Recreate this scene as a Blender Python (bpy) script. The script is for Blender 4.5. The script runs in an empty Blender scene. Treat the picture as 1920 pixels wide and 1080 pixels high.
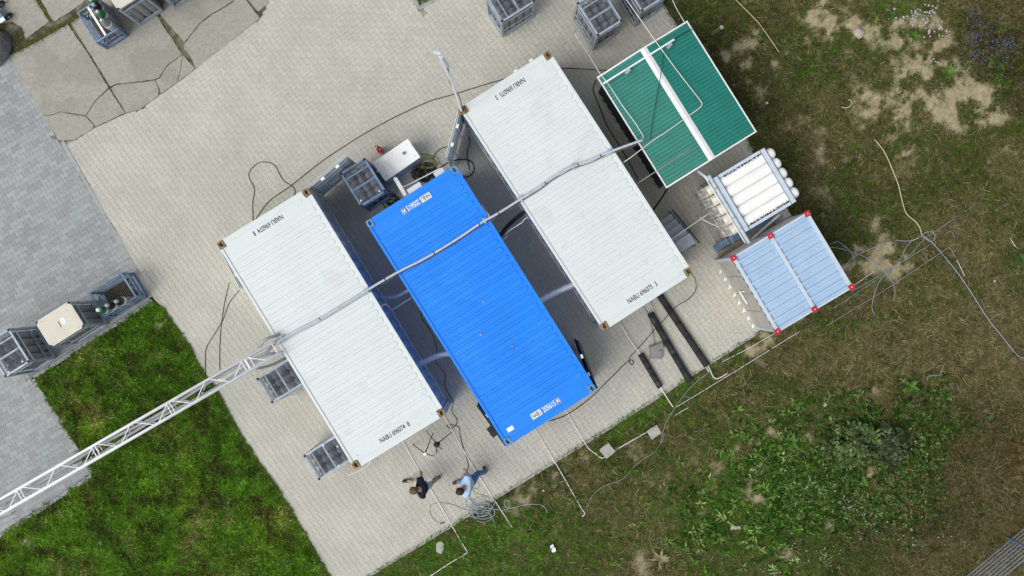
import bpy, bmesh, math, random
import numpy as np
from mathutils import Vector, Matrix

random.seed(7)
rng = np.random.default_rng(11)
R = math.radians
SC = bpy.context.scene
COL = SC.collection

# ------------------------------------------------------------------ camera, sky, sun, exposure
HC, FPX = 32.0, 2420.0                       # drone height (m), focal length in photo pixels
cam_d = bpy.data.cameras.new('Camera')
cam = bpy.data.objects.new('Camera', cam_d)
COL.objects.link(cam)
cam.location = (0, 0, HC)
cam.rotation_euler = (0, 0, 0)
cam_d.sensor_width = 36.0
cam_d.lens = 36.0 * FPX / 1920.0
cam_d.clip_start = 0.1
cam_d.clip_end = 800.0
SC.camera = cam

SUN_EL, SUN_AZ = R(58), R(214)               # azimuth of the direction TOWARDS the sun, from +X counter-clockwise
world = bpy.data.worlds.new('World')
SC.world = world
world.use_nodes = True
wn = world.node_tree.nodes
wn.clear()
sky = wn.new('ShaderNodeTexSky')
sky.sky_type = 'NISHITA'
sky.sun_disc = False
sky.sun_elevation = SUN_EL
sky.sun_rotation = math.pi / 2 - SUN_AZ
sky.air_density = 1.0
sky.dust_density = 2.5
sky.ozone_density = 1.0
bg = wn.new('ShaderNodeBackground')
bg.inputs['Strength'].default_value = 0.11
wo = wn.new('ShaderNodeOutputWorld')
hs = wn.new('ShaderNodeHueSaturation')        # thin high cloud: the blue of the sky is washed out
hs.inputs['Saturation'].default_value = 0.36
world.node_tree.links.new(sky.outputs[0], hs.inputs['Color'])
world.node_tree.links.new(hs.outputs[0], bg.inputs[0])
world.node_tree.links.new(bg.outputs[0], wo.inputs[0])

sun_d = bpy.data.lights.new('Sun', 'SUN')
sun_d.energy = 1.35
sun_d.angle = R(40)
sun_d.color = (1.0, 0.97, 0.90)
sun = bpy.data.objects.new('Sun', sun_d)
COL.objects.link(sun)
sdir = Vector((math.cos(SUN_EL) * math.cos(SUN_AZ), math.cos(SUN_EL) * math.sin(SUN_AZ), math.sin(SUN_EL)))
sun.rotation_euler = sdir.to_track_quat('Z', 'Y').to_euler()
sun.location = sdir * 60

SC.render.engine = 'CYCLES'
SC.cycles.max_bounces = 6
SC.view_settings.view_transform = 'Standard'
SC.view_settings.look = 'None'
SC.view_settings.gamma = 1.0
SC.view_settings.use_curve_mapping = False
SC.view_settings.exposure = 0.35

# ------------------------------------------------------------------ helpers
def P(x, y, z=0.0):
    s = (HC - z) / FPX
    return Vector(((x - 960) * s, -(y - 540) * s, z))

def PX(X, Y, z=0.0):
    s = (HC - z) / FPX
    return X / s + 960, -Y / s + 540

class MB:
    def __init__(self):
        self.v, self.f = [], []
    def add(self, vs, fs):
        o = len(self.v)
        self.v += [tuple(p) for p in vs]
        self.f += [tuple(i + o for i in f) for f in fs]
        return self
    def box(self, c, s, rz=0.0, m=None):
        x, y, z = s[0] / 2, s[1] / 2, s[2] / 2
        pts = [Vector(p) for p in ((-x, -y, -z), (x, -y, -z), (x, y, -z), (-x, y, -z), (-x, -y, z), (x, -y, z), (x, y, z), (-x, y, z))]
        M = m if m is not None else Matrix.Rotation(rz, 3, 'Z')
        pts = [M @ p + Vector(c) for p in pts]
        return self.add(pts, [(0, 3, 2, 1), (4, 5, 6, 7), (0, 1, 5, 4), (1, 2, 6, 5), (2, 3, 7, 6), (3, 0, 4, 7)])
    def bar(self, a, b, w, h=None):
        a, b = Vector(a), Vector(b)
        h = h or w
        d = (b - a)
        L = d.length
        d.normalize()
        up = Vector((0, 0, 1)) if abs(d.z) < 0.95 else Vector((1, 0, 0))
        s = d.cross(up).normalized()
        u = s.cross(d)
        M = Matrix((d, s, u)).transposed()
        return self.box((a + b) / 2, (L, w, h), m=M)
    def tube(self, path, r, n=6, caps=True):
        path = [Vector(p) for p in path]
        m = len(path)
        rr = r if callable(r) else (lambda t: r)
        t0 = (path[1] - path[0]).normalized()
        nrm = t0.cross(Vector((0, 0, 1)))
        if nrm.length < 1e-4:
            nrm = t0.cross(Vector((1, 0, 0)))
        nrm.normalize()
        vs, fs = [], []
        for i, p in enumerate(path):
            t = (path[min(i + 1, m - 1)] - path[max(i - 1, 0)])
            t = t.normalized() if t.length > 1e-9 else t0
            nrm = nrm - t * nrm.dot(t)
            nrm.normalize()
            b = t.cross(nrm)
            q = rr(i / (m - 1))
            for k in range(n):
                a = 2 * math.pi * k / n
                vs.append(p + nrm * (q * math.cos(a)) + b * (q * math.sin(a)))
        for i in range(m - 1):
            for k in range(n):
                k2 = (k + 1) % n
                fs.append((i * n + k, i * n + k2, (i + 1) * n + k2, (i + 1) * n + k))
        if caps:
            fs.append(tuple(range(n - 1, -1, -1)))
            fs.append(tuple((m - 1) * n + k for k in range(n)))
        return self.add(vs, fs)
    def cyl(self, a, b, r, n=10):
        return self.tube([a, b], r, n)
    def lathe(self, prof, n=12, c=(0, 0, 0), axis='Z'):
        vs, fs = [], []
        for (r, z) in prof:
            for k in range(n):
                a = 2 * math.pi * k / n
                if axis == 'Z':
                    p = (r * math.cos(a), r * math.sin(a), z)
                else:
                    p = (z, r * math.cos(a), r * math.sin(a))
                vs.append((p[0] + c[0], p[1] + c[1], p[2] + c[2]))
        m = len(prof)
        for i in range(m - 1):
            for k in range(n):
                k2 = (k + 1) % n
                fs.append((i * n + k, i * n + k2, (i + 1) * n + k2, (i + 1) * n + k))
        fs.append(tuple(range(n - 1, -1, -1)))
        fs.append(tuple((m - 1) * n + k for k in range(n)))
        return self.add(vs, fs)
    def prism(self, poly, z0, z1):
        n = len(poly)
        ar = sum(poly[i][0] * poly[(i + 1) % n][1] - poly[(i + 1) % n][0] * poly[i][1] for i in range(n))
        if ar < 0:
            poly = poly[::-1]
        vs = [(p[0], p[1], z0) for p in poly] + [(p[0], p[1], z1) for p in poly]
        fs = [tuple(range(n - 1, -1, -1)), tuple(range(n, 2 * n))]
        fs += [(i, (i + 1) % n, n + (i + 1) % n, n + i) for i in range(n)]
        return self.add(vs, fs)
    def mesh(self, name, mat, smooth=False):
        me = bpy.data.meshes.new(name)
        me.from_pydata(self.v, [], self.f)
        me.materials.append(mat)
        if smooth:
            me.polygons.foreach_set('use_smooth', [True] * len(me.polygons))
        me.update()
        return me
    def build(self, name, mat, parent=None, smooth=False, loc=None):
        return link(name, self.mesh(name, mat, smooth), parent, loc)

def link(name, me, parent=None, loc=None, rz=0.0):
    o = bpy.data.objects.new(name, me)
    COL.objects.link(o)
    if parent is not None:
        o.parent = parent
    if loc is not None:
        o.location = loc
    if rz:
        o.rotation_euler = (0, 0, rz)
    return o

def tag(o, label=None, cat=None, group=None, kind=None):
    if label: o['label'] = label
    if cat: o['category'] = cat
    if group: o['group'] = group
    if kind: o['kind'] = kind
    return o

def thing(name, label, cat, loc=(0, 0, 0), rz=0.0, group=None):
    o = bpy.data.objects.new(name, None)
    COL.objects.link(o)
    o.empty_display_size = 0.2
    o.location = loc
    o.rotation_euler = (0, 0, rz)
    return tag(o, label, cat, group)

def copy_tree(o, parent=None):
    c = o.copy()
    COL.objects.link(c)
    c.parent = parent
    for ch in list(o.children):
        copy_tree(ch, c)
    return c

def solo(name, mb, mat, label, cat, group=None, smooth=True):
    """one-mesh thing given in world coordinates; its origin goes to its base centre"""
    v = np.array(mb.v)
    c = Vector(((v[:, 0].min() + v[:, 0].max()) / 2, (v[:, 1].min() + v[:, 1].max()) / 2, v[:, 2].min()))
    mb.v = [tuple(p) for p in (v - np.array(c))]
    o = mb.build(name, mat, None, smooth, c)
    return tag(o, label, cat, group)

def spline(pts, n=6):
    pts = [Vector(p) for p in pts]
    if len(pts) < 3:
        return pts
    out = []
    q = [pts[0] * 2 - pts[1]] + pts + [pts[-1] * 2 - pts[-2]]
    for i in range(1, len(q) - 2):
        a, b, c, d = q[i - 1], q[i], q[i + 1], q[i + 2]
        for k in range(n):
            t = k / n
            out.append(0.5 * ((2 * b) + (c - a) * t + (2 * a - 5 * b + 4 * c - d) * t * t + (3 * b - a - 3 * c + d) * t ** 3))
    out.append(pts[-1])
    return out

def pxpath(pts, z=0.02):
    return [P(p[0], p[1], p[2] if len(p) > 2 else z) for p in pts]

# ------------------------------------------------------------------ materials (all procedural)
MATS = {}
def mat(name, col, rough=0.6, metal=0.0, var=0.12, scale=6.0, bump=0.0, bscale=40.0, spec=0.35, spots=None, grime=None, col2=None):
    if name in MATS:
        return MATS[name]
    m = bpy.data.materials.new(name)
    m.use_nodes = True
    nt = m.node_tree
    N, Lk = nt.nodes, nt.links.new
    b = N['Principled BSDF']
    b.inputs['Roughness'].default_value = rough
    b.inputs['Metallic'].default_value = metal
    b.inputs['Specular IOR Level'].default_value = spec
    tc0 = N.new('ShaderNodeTexCoord')
    oi = N.new('ShaderNodeObjectInfo')                 # every object gets its own patch of the pattern
    om = N.new('ShaderNodeMath'); om.operation = 'MULTIPLY'; om.inputs[1].default_value = 37.0
    Lk(oi.outputs['Random'], om.inputs[0])
    tc = N.new('ShaderNodeVectorMath'); tc.operation = 'ADD'
    Lk(tc0.outputs['Object'], tc.inputs[0]); Lk(om.outputs[0], tc.inputs[1])
    tc = type('S', (), {'outputs': {'Object': tc.outputs[0]}})
    nz = N.new('ShaderNodeTexNoise')
    nz.inputs['Scale'].default_value = scale
    nz.inputs['Detail'].default_value = 6
    Lk(tc.outputs['Object'], nz.inputs['Vector'])
    mx = N.new('ShaderNodeMix'); mx.data_type = 'RGBA'
    c2 = col2 or tuple(min(1, c * (1 + var)) for c in col)
    c1 = col if col2 else tuple(c * (1 - var) for c in col)
    mx.inputs['A'].default_value = (*c1, 1)
    mx.inputs['B'].default_value = (*c2, 1)
    rmp = N.new('ShaderNodeMapRange')
    rmp.inputs['From Min'].default_value = 0.32
    rmp.inputs['From Max'].default_value = 0.68
    Lk(nz.outputs['Fac'], rmp.inputs['Value'])
    Lk(rmp.outputs[0], mx.inputs['Factor'])
    out = mx.outputs['Result']
    for (sc, thr, c, amt) in (spots or []):
        n2 = N.new('ShaderNodeTexNoise')
        n2.inputs['Scale'].default_value = sc
        n2.inputs['Detail'].default_value = 3
        mp = N.new('ShaderNodeMapping')
        mp.inputs['Location'].default_value = (sc * 0.7, 3.1, thr * 9)
        Lk(tc.outputs['Object'], mp.inputs['Vector'])
        Lk(mp.outputs[0], n2.inputs['Vector'])
        r2 = N.new('ShaderNodeMapRange')
        r2.inputs['From Min'].default_value = thr
        r2.inputs['From Max'].default_value = thr + 0.05
        r2.inputs['To Max'].default_value = amt
        Lk(n2.outputs['Fac'], r2.inputs['Value'])
        m2 = N.new('ShaderNodeMix'); m2.data_type = 'RGBA'
        m2.inputs['B'].default_value = (*c, 1)
        Lk(out, m2.inputs['A'])
        Lk(r2.outputs[0], m2.inputs['Factor'])
        out = m2.outputs['Result']
    Lk(out, b.inputs['Base Color'])
    if bump > 0:
        nb = N.new('ShaderNodeTexNoise')
        nb.inputs['Scale'].default_value = bscale
        nb.inputs['Detail'].default_value = 4
        Lk(tc.outputs['Object'], nb.inputs['Vector'])
        bp = N.new('ShaderNodeBump')
        bp.inputs['Strength'].default_value = bump
        bp.inputs['Distance'].default_value = 0.01
        Lk(nb.outputs['Fac'], bp.inputs['Height'])
        Lk(bp.outputs[0], b.inputs['Normal'])
    MATS[name] = m
    return m

def mat_attr(name, attr='Col', rough=0.7, transl=0.0, noise=None, tone=False, base=None, obj_random=False, amp=0.2, bump=0.0, bscale=60.0):
    """colour from a point attribute (per blade / per paver) or, for single pavers, from the object's random number"""
    m = bpy.data.materials.new(name)
    m.use_nodes = True
    nt = m.node_tree
    N, Lk = nt.nodes, nt.links.new
    b = N['Principled BSDF']
    b.inputs['Roughness'].default_value = rough
    b.inputs['Specular IOR Level'].default_value = 0.06
    geo = N.new('ShaderNodeNewGeometry')
    if tone:
        if obj_random:
            oi = N.new('ShaderNodeObjectInfo'); src = oi.outputs['Random']
        else:
            at = N.new('ShaderNodeAttribute'); at.attribute_name = attr; src = at.outputs['Fac']
        mr = N.new('ShaderNodeMapRange')
        mr.inputs['To Min'].default_value = 1 - amp
        mr.inputs['To Max'].default_value = 1 + amp
        Lk(src, mr.inputs['Value'])
        fac = mr.outputs[0]
        for (sc, a) in noise or []:
            nz = N.new('ShaderNodeTexNoise')
            nz.inputs['Scale'].default_value = sc
            nz.inputs['Detail'].default_value = 5
            Lk(geo.outputs['Position'], nz.inputs['Vector'])
            r2 = N.new('ShaderNodeMapRange')
            r2.inputs['From Min'].default_value = 0.3
            r2.inputs['From Max'].default_value = 0.7
            r2.inputs['To Min'].default_value = 1 - a
            r2.inputs['To Max'].default_value = 1 + a
            Lk(nz.outputs['Fac'], r2.inputs['Value'])
            mm = N.new('ShaderNodeMath'); mm.operation = 'MULTIPLY'
            Lk(fac, mm.inputs[0]); Lk(r2.outputs[0], mm.inputs[1])
            fac = mm.outputs[0]
        # a faint warm/cool drift over the yard
        nz = N.new('ShaderNodeTexNoise'); nz.inputs['Scale'].default_value = 0.45; nz.inputs['Detail'].default_value = 3
        Lk(geo.outputs['Position'], nz.inputs['Vector'])
        mc = N.new('ShaderNodeMix'); mc.data_type = 'RGBA'
        mc.inputs['A'].default_value = (*[c * f for c, f in zip(base, (1.02, 1.0, 0.95))], 1)
        mc.inputs['B'].default_value = (*[c * f for c, f in zip(base, (0.98, 1.0, 1.05))], 1)
        Lk(nz.outputs['Fac'], mc.inputs['Factor'])
        vm = N.new('ShaderNodeVectorMath'); vm.operation = 'SCALE'
        Lk(mc.outputs['Result'], vm.inputs[0]); Lk(fac, vm.inputs['Scale'])
        col = vm.outputs[0]
    else:
        at = N.new('ShaderNodeAttribute'); at.attribute_name = attr
        col = at.outputs['Color']
        for (sc, a) in noise or []:
            nz = N.new('ShaderNodeTexNoise')
            nz.inputs['Scale'].default_value = sc
            nz.inputs['Detail'].default_value = 6
            Lk(geo.outputs['Position'], nz.inputs['Vector'])
            r2 = N.new('ShaderNodeMapRange')
            r2.inputs['From Min'].default_value = 0.3
            r2.inputs['From Max'].default_value = 0.7
            r2.inputs['To Min'].default_value = 1 - a
            r2.inputs['To Max'].default_value = 1 + a
            Lk(nz.outputs['Fac'], r2.inputs['Value'])
            vm = N.new('ShaderNodeVectorMath'); vm.operation = 'SCALE'
            Lk(col, vm.inputs[0]); Lk(r2.outputs[0], vm.inputs['Scale'])
            col = vm.outputs[0]
    Lk(col, b.inputs['Base Color'])
    if bump > 0:
        nb = N.new('ShaderNodeTexNoise'); nb.inputs['Scale'].default_value = bscale; nb.inputs['Detail'].default_value = 5
        Lk(geo.outputs['Position'], nb.inputs['Vector'])
        bp = N.new('ShaderNodeBump'); bp.inputs['Strength'].default_value = bump; bp.inputs['Distance'].default_value = 0.012
        Lk(nb.outputs['Fac'], bp.inputs['Height']); Lk(bp.outputs[0], b.inputs['Normal'])
    if transl > 0:
        tr = N.new('ShaderNodeBsdfTranslucent')
        Lk(col, tr.inputs['Color'])
        ms = N.new('ShaderNodeMixShader'); ms.inputs[0].default_value = transl
        Lk(b.outputs[0], ms.inputs[1]); Lk(tr.outputs[0], ms.inputs[2])
        Lk(ms.outputs[0], N['Material Output'].inputs['Surface'])
    return m

WHITE = mat('white_container_paint', (0.672, 0.72, 0.718), 0.42, var=0.025, scale=1.3, bump=0.06, bscale=5,
            spots=[(1.6, 0.60, (0.58, 0.61, 0.58), 0.35), (6, 0.66, (0.56, 0.54, 0.46), 0.3), (11, 0.735, (0.34, 0.25, 0.15), 0.8), (34, 0.76, (0.10, 0.08, 0.06), 0.85)])
BLUE = mat('blue_container_paint', (0.005, 0.225, 0.86), 0.45, var=0.06, scale=1.1, bump=0.05, bscale=5,
           spots=[(1.4, 0.56, (0.012, 0.25, 0.80), 0.6), (4.5, 0.62, (0.004, 0.18, 0.70), 0.4), (30, 0.74, (0.25, 0.42, 0.70), 0.6), (9, 0.70, (0.05, 0.30, 0.82), 0.5), (20, 0.77, (0.16, 0.10, 0.06), 0.8)])
RUST = mat('rusted_steel', (0.20, 0.13, 0.055), 0.85, var=0.5, scale=18, bump=0.5, bscale=60, spots=[(25, 0.55, (0.42, 0.36, 0.26), 0.8)])
DOORSHADE = mat('shaded_blue_door', (0.006, 0.02, 0.06), 0.5, var=0.3, scale=6)  # blue door leaves as they look in shade; the shade is in the colour
GRILLE = mat('grille_wire', (0.17, 0.19, 0.22), 0.5, 0.1, var=0.2)
PIPED = mat('dull_pipe', (0.34, 0.36, 0.38), 0.5, 0.1, var=0.2, scale=9)
BLUEFIT = mat('worn_blue_fitting', (0.10, 0.25, 0.50), 0.55, var=0.3, scale=20, spots=[(40, 0.6, (0.45, 0.48, 0.5), 0.6)])
DARK = mat('dark_void', (0.012, 0.014, 0.02), 0.8, var=0.2)
RUBBER = mat('black_rubber', (0.018, 0.018, 0.018), 0.6, var=0.2)
FOAM = mat('black_insulation', (0.030, 0.031, 0.034), 0.8, var=0.25, scale=9, bump=0.3, bscale=50, spots=[(5, 0.62, (0.09, 0.09, 0.09), 0.6)])
STEEL = mat('galvanised_blue_grey', (0.35, 0.41, 0.48), 0.42, 0.1, var=0.22, scale=7, spots=[(20, 0.68, (0.20, 0.20, 0.19), 0.6)])
STEELB = mat('blue_grey_frame', (0.15, 0.23, 0.36), 0.5, 0.1, var=0.25, scale=8, spots=[(18, 0.66, (0.10, 0.11, 0.13), 0.6)])
ALU = mat('aluminium', (0.90, 0.91, 0.92), 0.32, 0.0, var=0.06, scale=5)
PIPE = mat('white_pipe', (0.80, 0.79, 0.75), 0.4, 0.0, var=0.06, scale=10)
CYLG = mat('grey_gas_cylinder', (0.28, 0.29, 0.30), 0.5, 0.1, var=0.18, scale=9, spots=[(14, 0.66, (0.30, 0.30, 0.30), 0.5)])
CREAM = mat('cream_board', (0.66, 0.62, 0.52), 0.6, var=0.05, scale=4, spots=[(9, 0.70, (0.5, 0.46, 0.38), 0.5)])
GREEN_ = mat('green_roof_sheet', (0.022, 0.205, 0.165), 0.36, 0.0, var=0.10, scale=2.5, spots=[(16, 0.74, (0.25, 0.40, 0.36), 0.7), (1.5, 0.56, (0.03, 0.20, 0.155), 0.6), (30, 0.77, (0.02, 0.07, 0.06), 0.8)])
TRIM = mat('white_trim', (0.78, 0.80, 0.80), 0.4, var=0.05, scale=6, spots=[(8, 0.66, (0.55, 0.55, 0.52), 0.4)])
BLACKWALL = mat('dark_grey_wall', (0.035, 0.037, 0.04), 0.7, var=0.3, scale=5)
TUBEW = mat('white_vessel', (0.92, 0.92, 0.90), 0.42, var=0.03, scale=3, spots=[(12, 0.74, (0.45, 0.42, 0.36), 0.6)])
BAG = mat('cream_end_cover', (0.72, 0.69, 0.62), 0.75, var=0.16, scale=14)
LBLUE = mat('light_blue_sheet', (0.40, 0.555, 0.73), 0.40, 0.1, var=0.05, scale=3, spots=[(5, 0.60, (0.48, 0.54, 0.60), 0.45), (2, 0.58, (0.40, 0.56, 0.73), 0.6), (22, 0.72, (0.22, 0.26, 0.30), 0.5)])
LBLUE2 = mat('pale_blue_profile', (0.58, 0.67, 0.76), 0.38, 0.15, var=0.06, scale=5)
BEIGEWALL = mat('grey_beige_panel', (0.47, 0.45, 0.41), 0.6, var=0.10, scale=3, spots=[(5, 0.66, (0.27, 0.25, 0.22), 0.5)])
RED = mat('red_corner_plastic', (0.50, 0.024, 0.05), 0.55, var=0.2, scale=12, spots=[(25, 0.66, (0.25, 0.03, 0.04), 0.7)])
REDP = mat('red_enamel', (0.55, 0.02, 0.02), 0.3, var=0.1)
CONC = mat('concrete_block', (0.40, 0.39, 0.36), 0.9, var=0.12, scale=7, bump=0.3, bscale=50, spots=[(30, 0.68, (0.30, 0.29, 0.27), 0.6)])
BLOCK = mat('grey_block', (0.27, 0.27, 0.26), 0.9, var=0.15, scale=9, bump=0.3, bscale=40)
KERB = mat('kerb_concrete', (0.36, 0.375, 0.375), 0.9, var=0.14, scale=5, bump=0.3, bscale=60, spots=[(4, 0.62, (0.27, 0.28, 0.26), 0.6)])
WOOD = mat('weathered_wood', (0.26, 0.22, 0.16), 0.85, var=0.3, scale=12, bump=0.4, bscale=30)
CABLE = mat('black_cable', (0.022, 0.021, 0.019), 0.6, var=0.2)
GCABLE = mat('grey_cable', (0.36, 0.37, 0.38), 0.5, var=0.12, scale=20)
HOSE = mat('pale_blue_hose', (0.34, 0.39, 0.46), 0.45, var=0.10, scale=20)
YHOSE = mat('straw_yellow_hose', (0.55, 0.50, 0.28), 0.55, var=0.12, scale=9)
YCABLE = mat('yellow_cable', (0.30, 0.26, 0.07), 0.55, var=0.2, scale=9)
DUCT = mat('silver_foil_duct', (0.78, 0.81, 0.84), 0.28, 0.15, var=0.1, scale=30, bump=0.4, bscale=40)
CONDUIT = mat('grey_conduit', (0.50, 0.57, 0.64), 0.4, 0.05, var=0.08, scale=8)
INK = mat('black_ink', (0.03, 0.04, 0.055), 0.6, var=0.1)
DECAL = mat('white_decal', (0.85, 0.86, 0.86), 0.5, var=0.03)
GREENPAINT = mat('green_shoulder', (0.02, 0.20, 0.07), 0.4, var=0.15)
STEELC = mat('chrome_cap', (0.62, 0.65, 0.68), 0.25, 0.8, var=0.08)
TARP = mat('grey_tarpaulin', (0.15, 0.16, 0.16), 0.8, var=0.35, scale=9, bump=0.6, bscale=12)
STONE = mat('pale_stone', (0.42, 0.38, 0.31), 0.9, var=0.2, scale=14, bump=0.5, bscale=30)
# ------------------------------------------------------------------ noise and polygon tools (numpy)
class Noise:
    def __init__(self, seed, n=256):
        self.g = np.random.default_rng(seed).random((n, n)); self.n = n
    def at(self, x, y, s):
        x = np.asarray(x) / s; y = np.asarray(y) / s
        xi, yi = np.floor(x).astype(int), np.floor(y).astype(int)
        fx, fy = x - xi, y - yi
        fx, fy = fx * fx * (3 - 2 * fx), fy * fy * (3 - 2 * fy)
        g, n = self.g, self.n
        a = g[xi % n, yi % n] * (1 - fx) + g[(xi + 1) % n, yi % n] * fx
        b = g[xi % n, (yi + 1) % n] * (1 - fx) + g[(xi + 1) % n, (yi + 1) % n] * fx
        return a * (1 - fy) + b * fy
    def fbm(self, x, y, s, o=4):
        t, a, w = 0, 1.0, 0
        for i in range(o):
            t = t + a * self.at(x + 17.3 * i, y - 9.1 * i, s / 2 ** i); w += a; a *= 0.55
        return t / w

def inpoly(x, y, poly):
    x = np.asarray(x, float); y = np.asarray(y, float)
    r = np.zeros(x.shape, bool)
    n = len(poly)
    for i in range(n):
        x0, y0 = poly[i]; x1, y1 = poly[(i + 1) % n]
        c = ((y0 > y) != (y1 > y)) & (x < (x1 - x0) * (y - y0) / ((y1 - y0) or 1e-9) + x0)
        r ^= c
    return r

def wpoly(poly):
    return [tuple(P(x, y)[:2]) for x, y in poly]

def blobs(x, y, lst):
    t = np.zeros(np.shape(x))
    for (cx, cy, rx, ry, rot, a) in lst:
        c, s = math.cos(R(rot)), math.sin(R(rot))
        dx, dy = x - cx, y - cy
        u, v = dx * c + dy * s, -dx * s + dy * c
        t = t + a * np.exp(-(u / rx) ** 2 - (v / ry) ** 2)
    return t

N1, N2, N3 = Noise(3), Noise(5), Noise(9)

# ------------------------------------------------------------------ areas of the yard, in photo pixels on the ground
BEIGE_PX = [(124, 265), (139, 263.5), (180, 239), (236, 213), (262, 206), (297, 180), (331, 156.5), (367, 129), (450, 64.5), (487.5, 34), (500, 8), (530, -150), (1140, -150), (1237, 5), (1264, 47),
            (1409, 283), (1556, 520), (1540, 548), (1420, 622), (1242, 737), (1126, 811), (960, 913), (850, 982), (770, 1030), (687, 1081), (636, 1113),
            (615, 1076), (565, 995), (515, 912), (480, 866), (445, 810), (410, 745), (382, 703), (345, 637), (304, 577), (289, 561), (122.5, 266.5)]
GREY_PX = [(-90, -70), (14, 100), (110.5, 265), (112.8, 266), (280, 559.5), (283, 561), (60.5, 704.5), (59.5, 711.5), (169, 888.5), (-90, 1061)]
LAWN_PX = [(66, 712), (288, 567), (304, 580), (345, 637), (382, 707), (410, 747), (445, 811), (480, 867), (515, 913), (565, 996), (617, 1080), (640, 1120),
           (640, 1240), (-90, 1240), (-90, 1066), (0, 1006), (176, 892)]
PLANTER_PX = [(755, -60), (781, 2), (787, 13), (806, 2), (880, -45), (880, -60)]
FIELD_PX = [(1140, -150), (1237, 5), (1264, 47), (1409, 283), (1556, 520), (1540, 548), (1420, 622), (1242, 737), (1126, 811), (960, 913), (850, 982), (770, 1030),
            (687, 1081), (620, 1123), (620, 1300), (2120, 1300), (2120, -150)]

SOIL = [(1560, 40, 55, 45, 20, 1.0), (1500, 20, 20, 35, 0, .6), (1615, 62, 30, 22, 0, .7), (1690, 50, 55, 30, -30, .8), (1755, 90, 50, 42, 30, 1.2), (1665, 75, 22, 20, 0, .7),
        (1740, 150, 60, 30, 20, 1.0), (1830, 185, 45, 38, 20, 1.2), (1690, 195, 32, 40, 20, 1.0), (1760, 210, 55, 25, 10, .9), (1630, 190, 26, 40, 10, 1.0), (1840, 225, 45, 18, 10, .8),
        (1410, 70, 30, 22, -20, 1.0), (1392, 115, 26, 42, 10, 1.1), (1368, 100, 22, 22, 0, .6), (1415, 170, 24, 20, 30, .7), (1310, 38, 14, 12, 0, .6), (1450, 120, 20, 14, 0, .6),
        (1545, 315, 20, 45, -20, 1.1), (1510, 310, 22, 14, 0, .7), (1555, 390, 20, 40, -10, .6), (1600, 290, 22, 18, 0, .5), (1610, 475, 30, 32, 0, .9), (1640, 500, 45, 30, -30, 1.0),
        (1690, 495, 30, 26, 0, .9), (1660, 475, 20, 20, 0, .6), (1855, 312, 18, 14, 0, .8), (1700, 285, 26, 18, 0, .7), (1640, 410, 14, 18, 0, .6), (1570, 510, 30, 14, -30, .9),
        (1530, 245, 30, 14, 20, .6), (1550, 20, 20, 20, 0, .5), (1420, 925, 24, 26, 20, 1.1), (1335, 880, 24, 20, 0, .7), (1618, 880, 15, 22, -20, 1.2), (1655, 915, 10, 8, 0, .8),
        (1520, 830, 10, 16, -40, .6), (1635, 735, 24, 13, 0, .6), (1770, 735, 26, 14, 30, .6), (1440, 812, 20, 14, 0, .6), (1370, 845, 20, 12, 0, .5),
        (1000, 905, 60, 20, -31, .7), (1080, 865, 60, 16, -31, .45), (980, 935, 40, 18, -20, .6), (1210, 1050, 60, 35, 0, .5), (1150, 880, 60, 30, 0, .3), (1480, 1040, 12, 12, 0, .6),
        (1450, 1022, 12, 18, 0, .7), (1550, 985, 12, 10, 0, .6), (1430, 640, 45, 14, -30, .8), (1480, 605, 40, 10, -30, .6), (300, 600, 14, 18, 50, 1.1), (215, 652, 16, 8, 0, .8),
        (130, 705, 22, 14, 30, .4), (350, 945, 26, 14, -20, .5), (370, 985, 22, 14, 0, .5), (210, 726, 12, 5, 0, .5), (40, 1015, 24, 10, -20, .4), (160, 1075, 30, 20, 0, .2)]
GREENB = [(1540, 870, 130, 75, 10, .75), (1340, 960, 90, 60, -20, .65), (1450, 990, 90, 60, 0, .6), (930, 1020, 120, 60, -20, .9), (780, 1070, 90, 40, -20, .8), (1100, 1030, 90, 50, 0, .4), (1290, 15, 40, 30, 0, .5),
          (1320, 45, 26, 30, 0, .35), (1520, 100, 60, 50, 0, .35), (1620, 125, 60, 30, 0, .3), (1860, 140, 60, 70, 0, .35), (1700, 15, 50, 20, 0, .6), (1590, 330, 30, 40, 0, .5), (1560, 430, 40, 70, 30, .45),
          (1780, 310, 60, 40, 0, .3), (1500, 450, 30, 60, 30, .3), (1280, 720, 60, 28, -31, .5), (1200, 780, 70, 22, -31, .5), (1650, 630, 26, 24, 0, .45), (1910, 480, 20, 40, 0, .6), (1600, 600, 40, 20, -30, .3),
          (1750, 500, 30, 20, 0, .3), (1630, 790, 40, 30, 0, .5), (1350, 760, 60, 40, 0, .15), (1700, 730, 60, 30, 0, .35), (1200, 870, 50, 30, 0, .3), (1160, 900, 40, 60, 0, .25), (1740, 780, 70, 40, 0, .3),
          (1440, 30, 30, 40, 0, .3), (1400, 20, 40, 25, 0, .2), (1650, 360, 30, 30, 0, .3)]
DRYB = [(1640, 680, 170, 70, -10, .75), (1480, 690, 120, 60, -20, .5), (1850, 640, 120, 150, 20, .6), (1780, 420, 160, 80, 0, .55), (1900, 900, 60, 120, 0, .8), (1760, 930, 90, 90, 0, .5), (1250, 1050, 100, 45, 0, .8),
        (1180, 860, 90, 50, -20, .5), (1040, 950, 90, 40, -25, .5), (1900, 30, 40, 40, 0, .6), (1660, 290, 90, 60, 0, .3), (1500, 200, 60, 60, 0, .4), (1440, 240, 60, 50, 0, .35), (1340, 100, 40, 60, 50, .35),
        (1800, 1010, 120, 60, 0, .5), (1700, 1020, 90, 50, 0, .3), (1890, 250, 60, 50, 0, .4), (1720, 470, 120, 70, 0, .2)]
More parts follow.
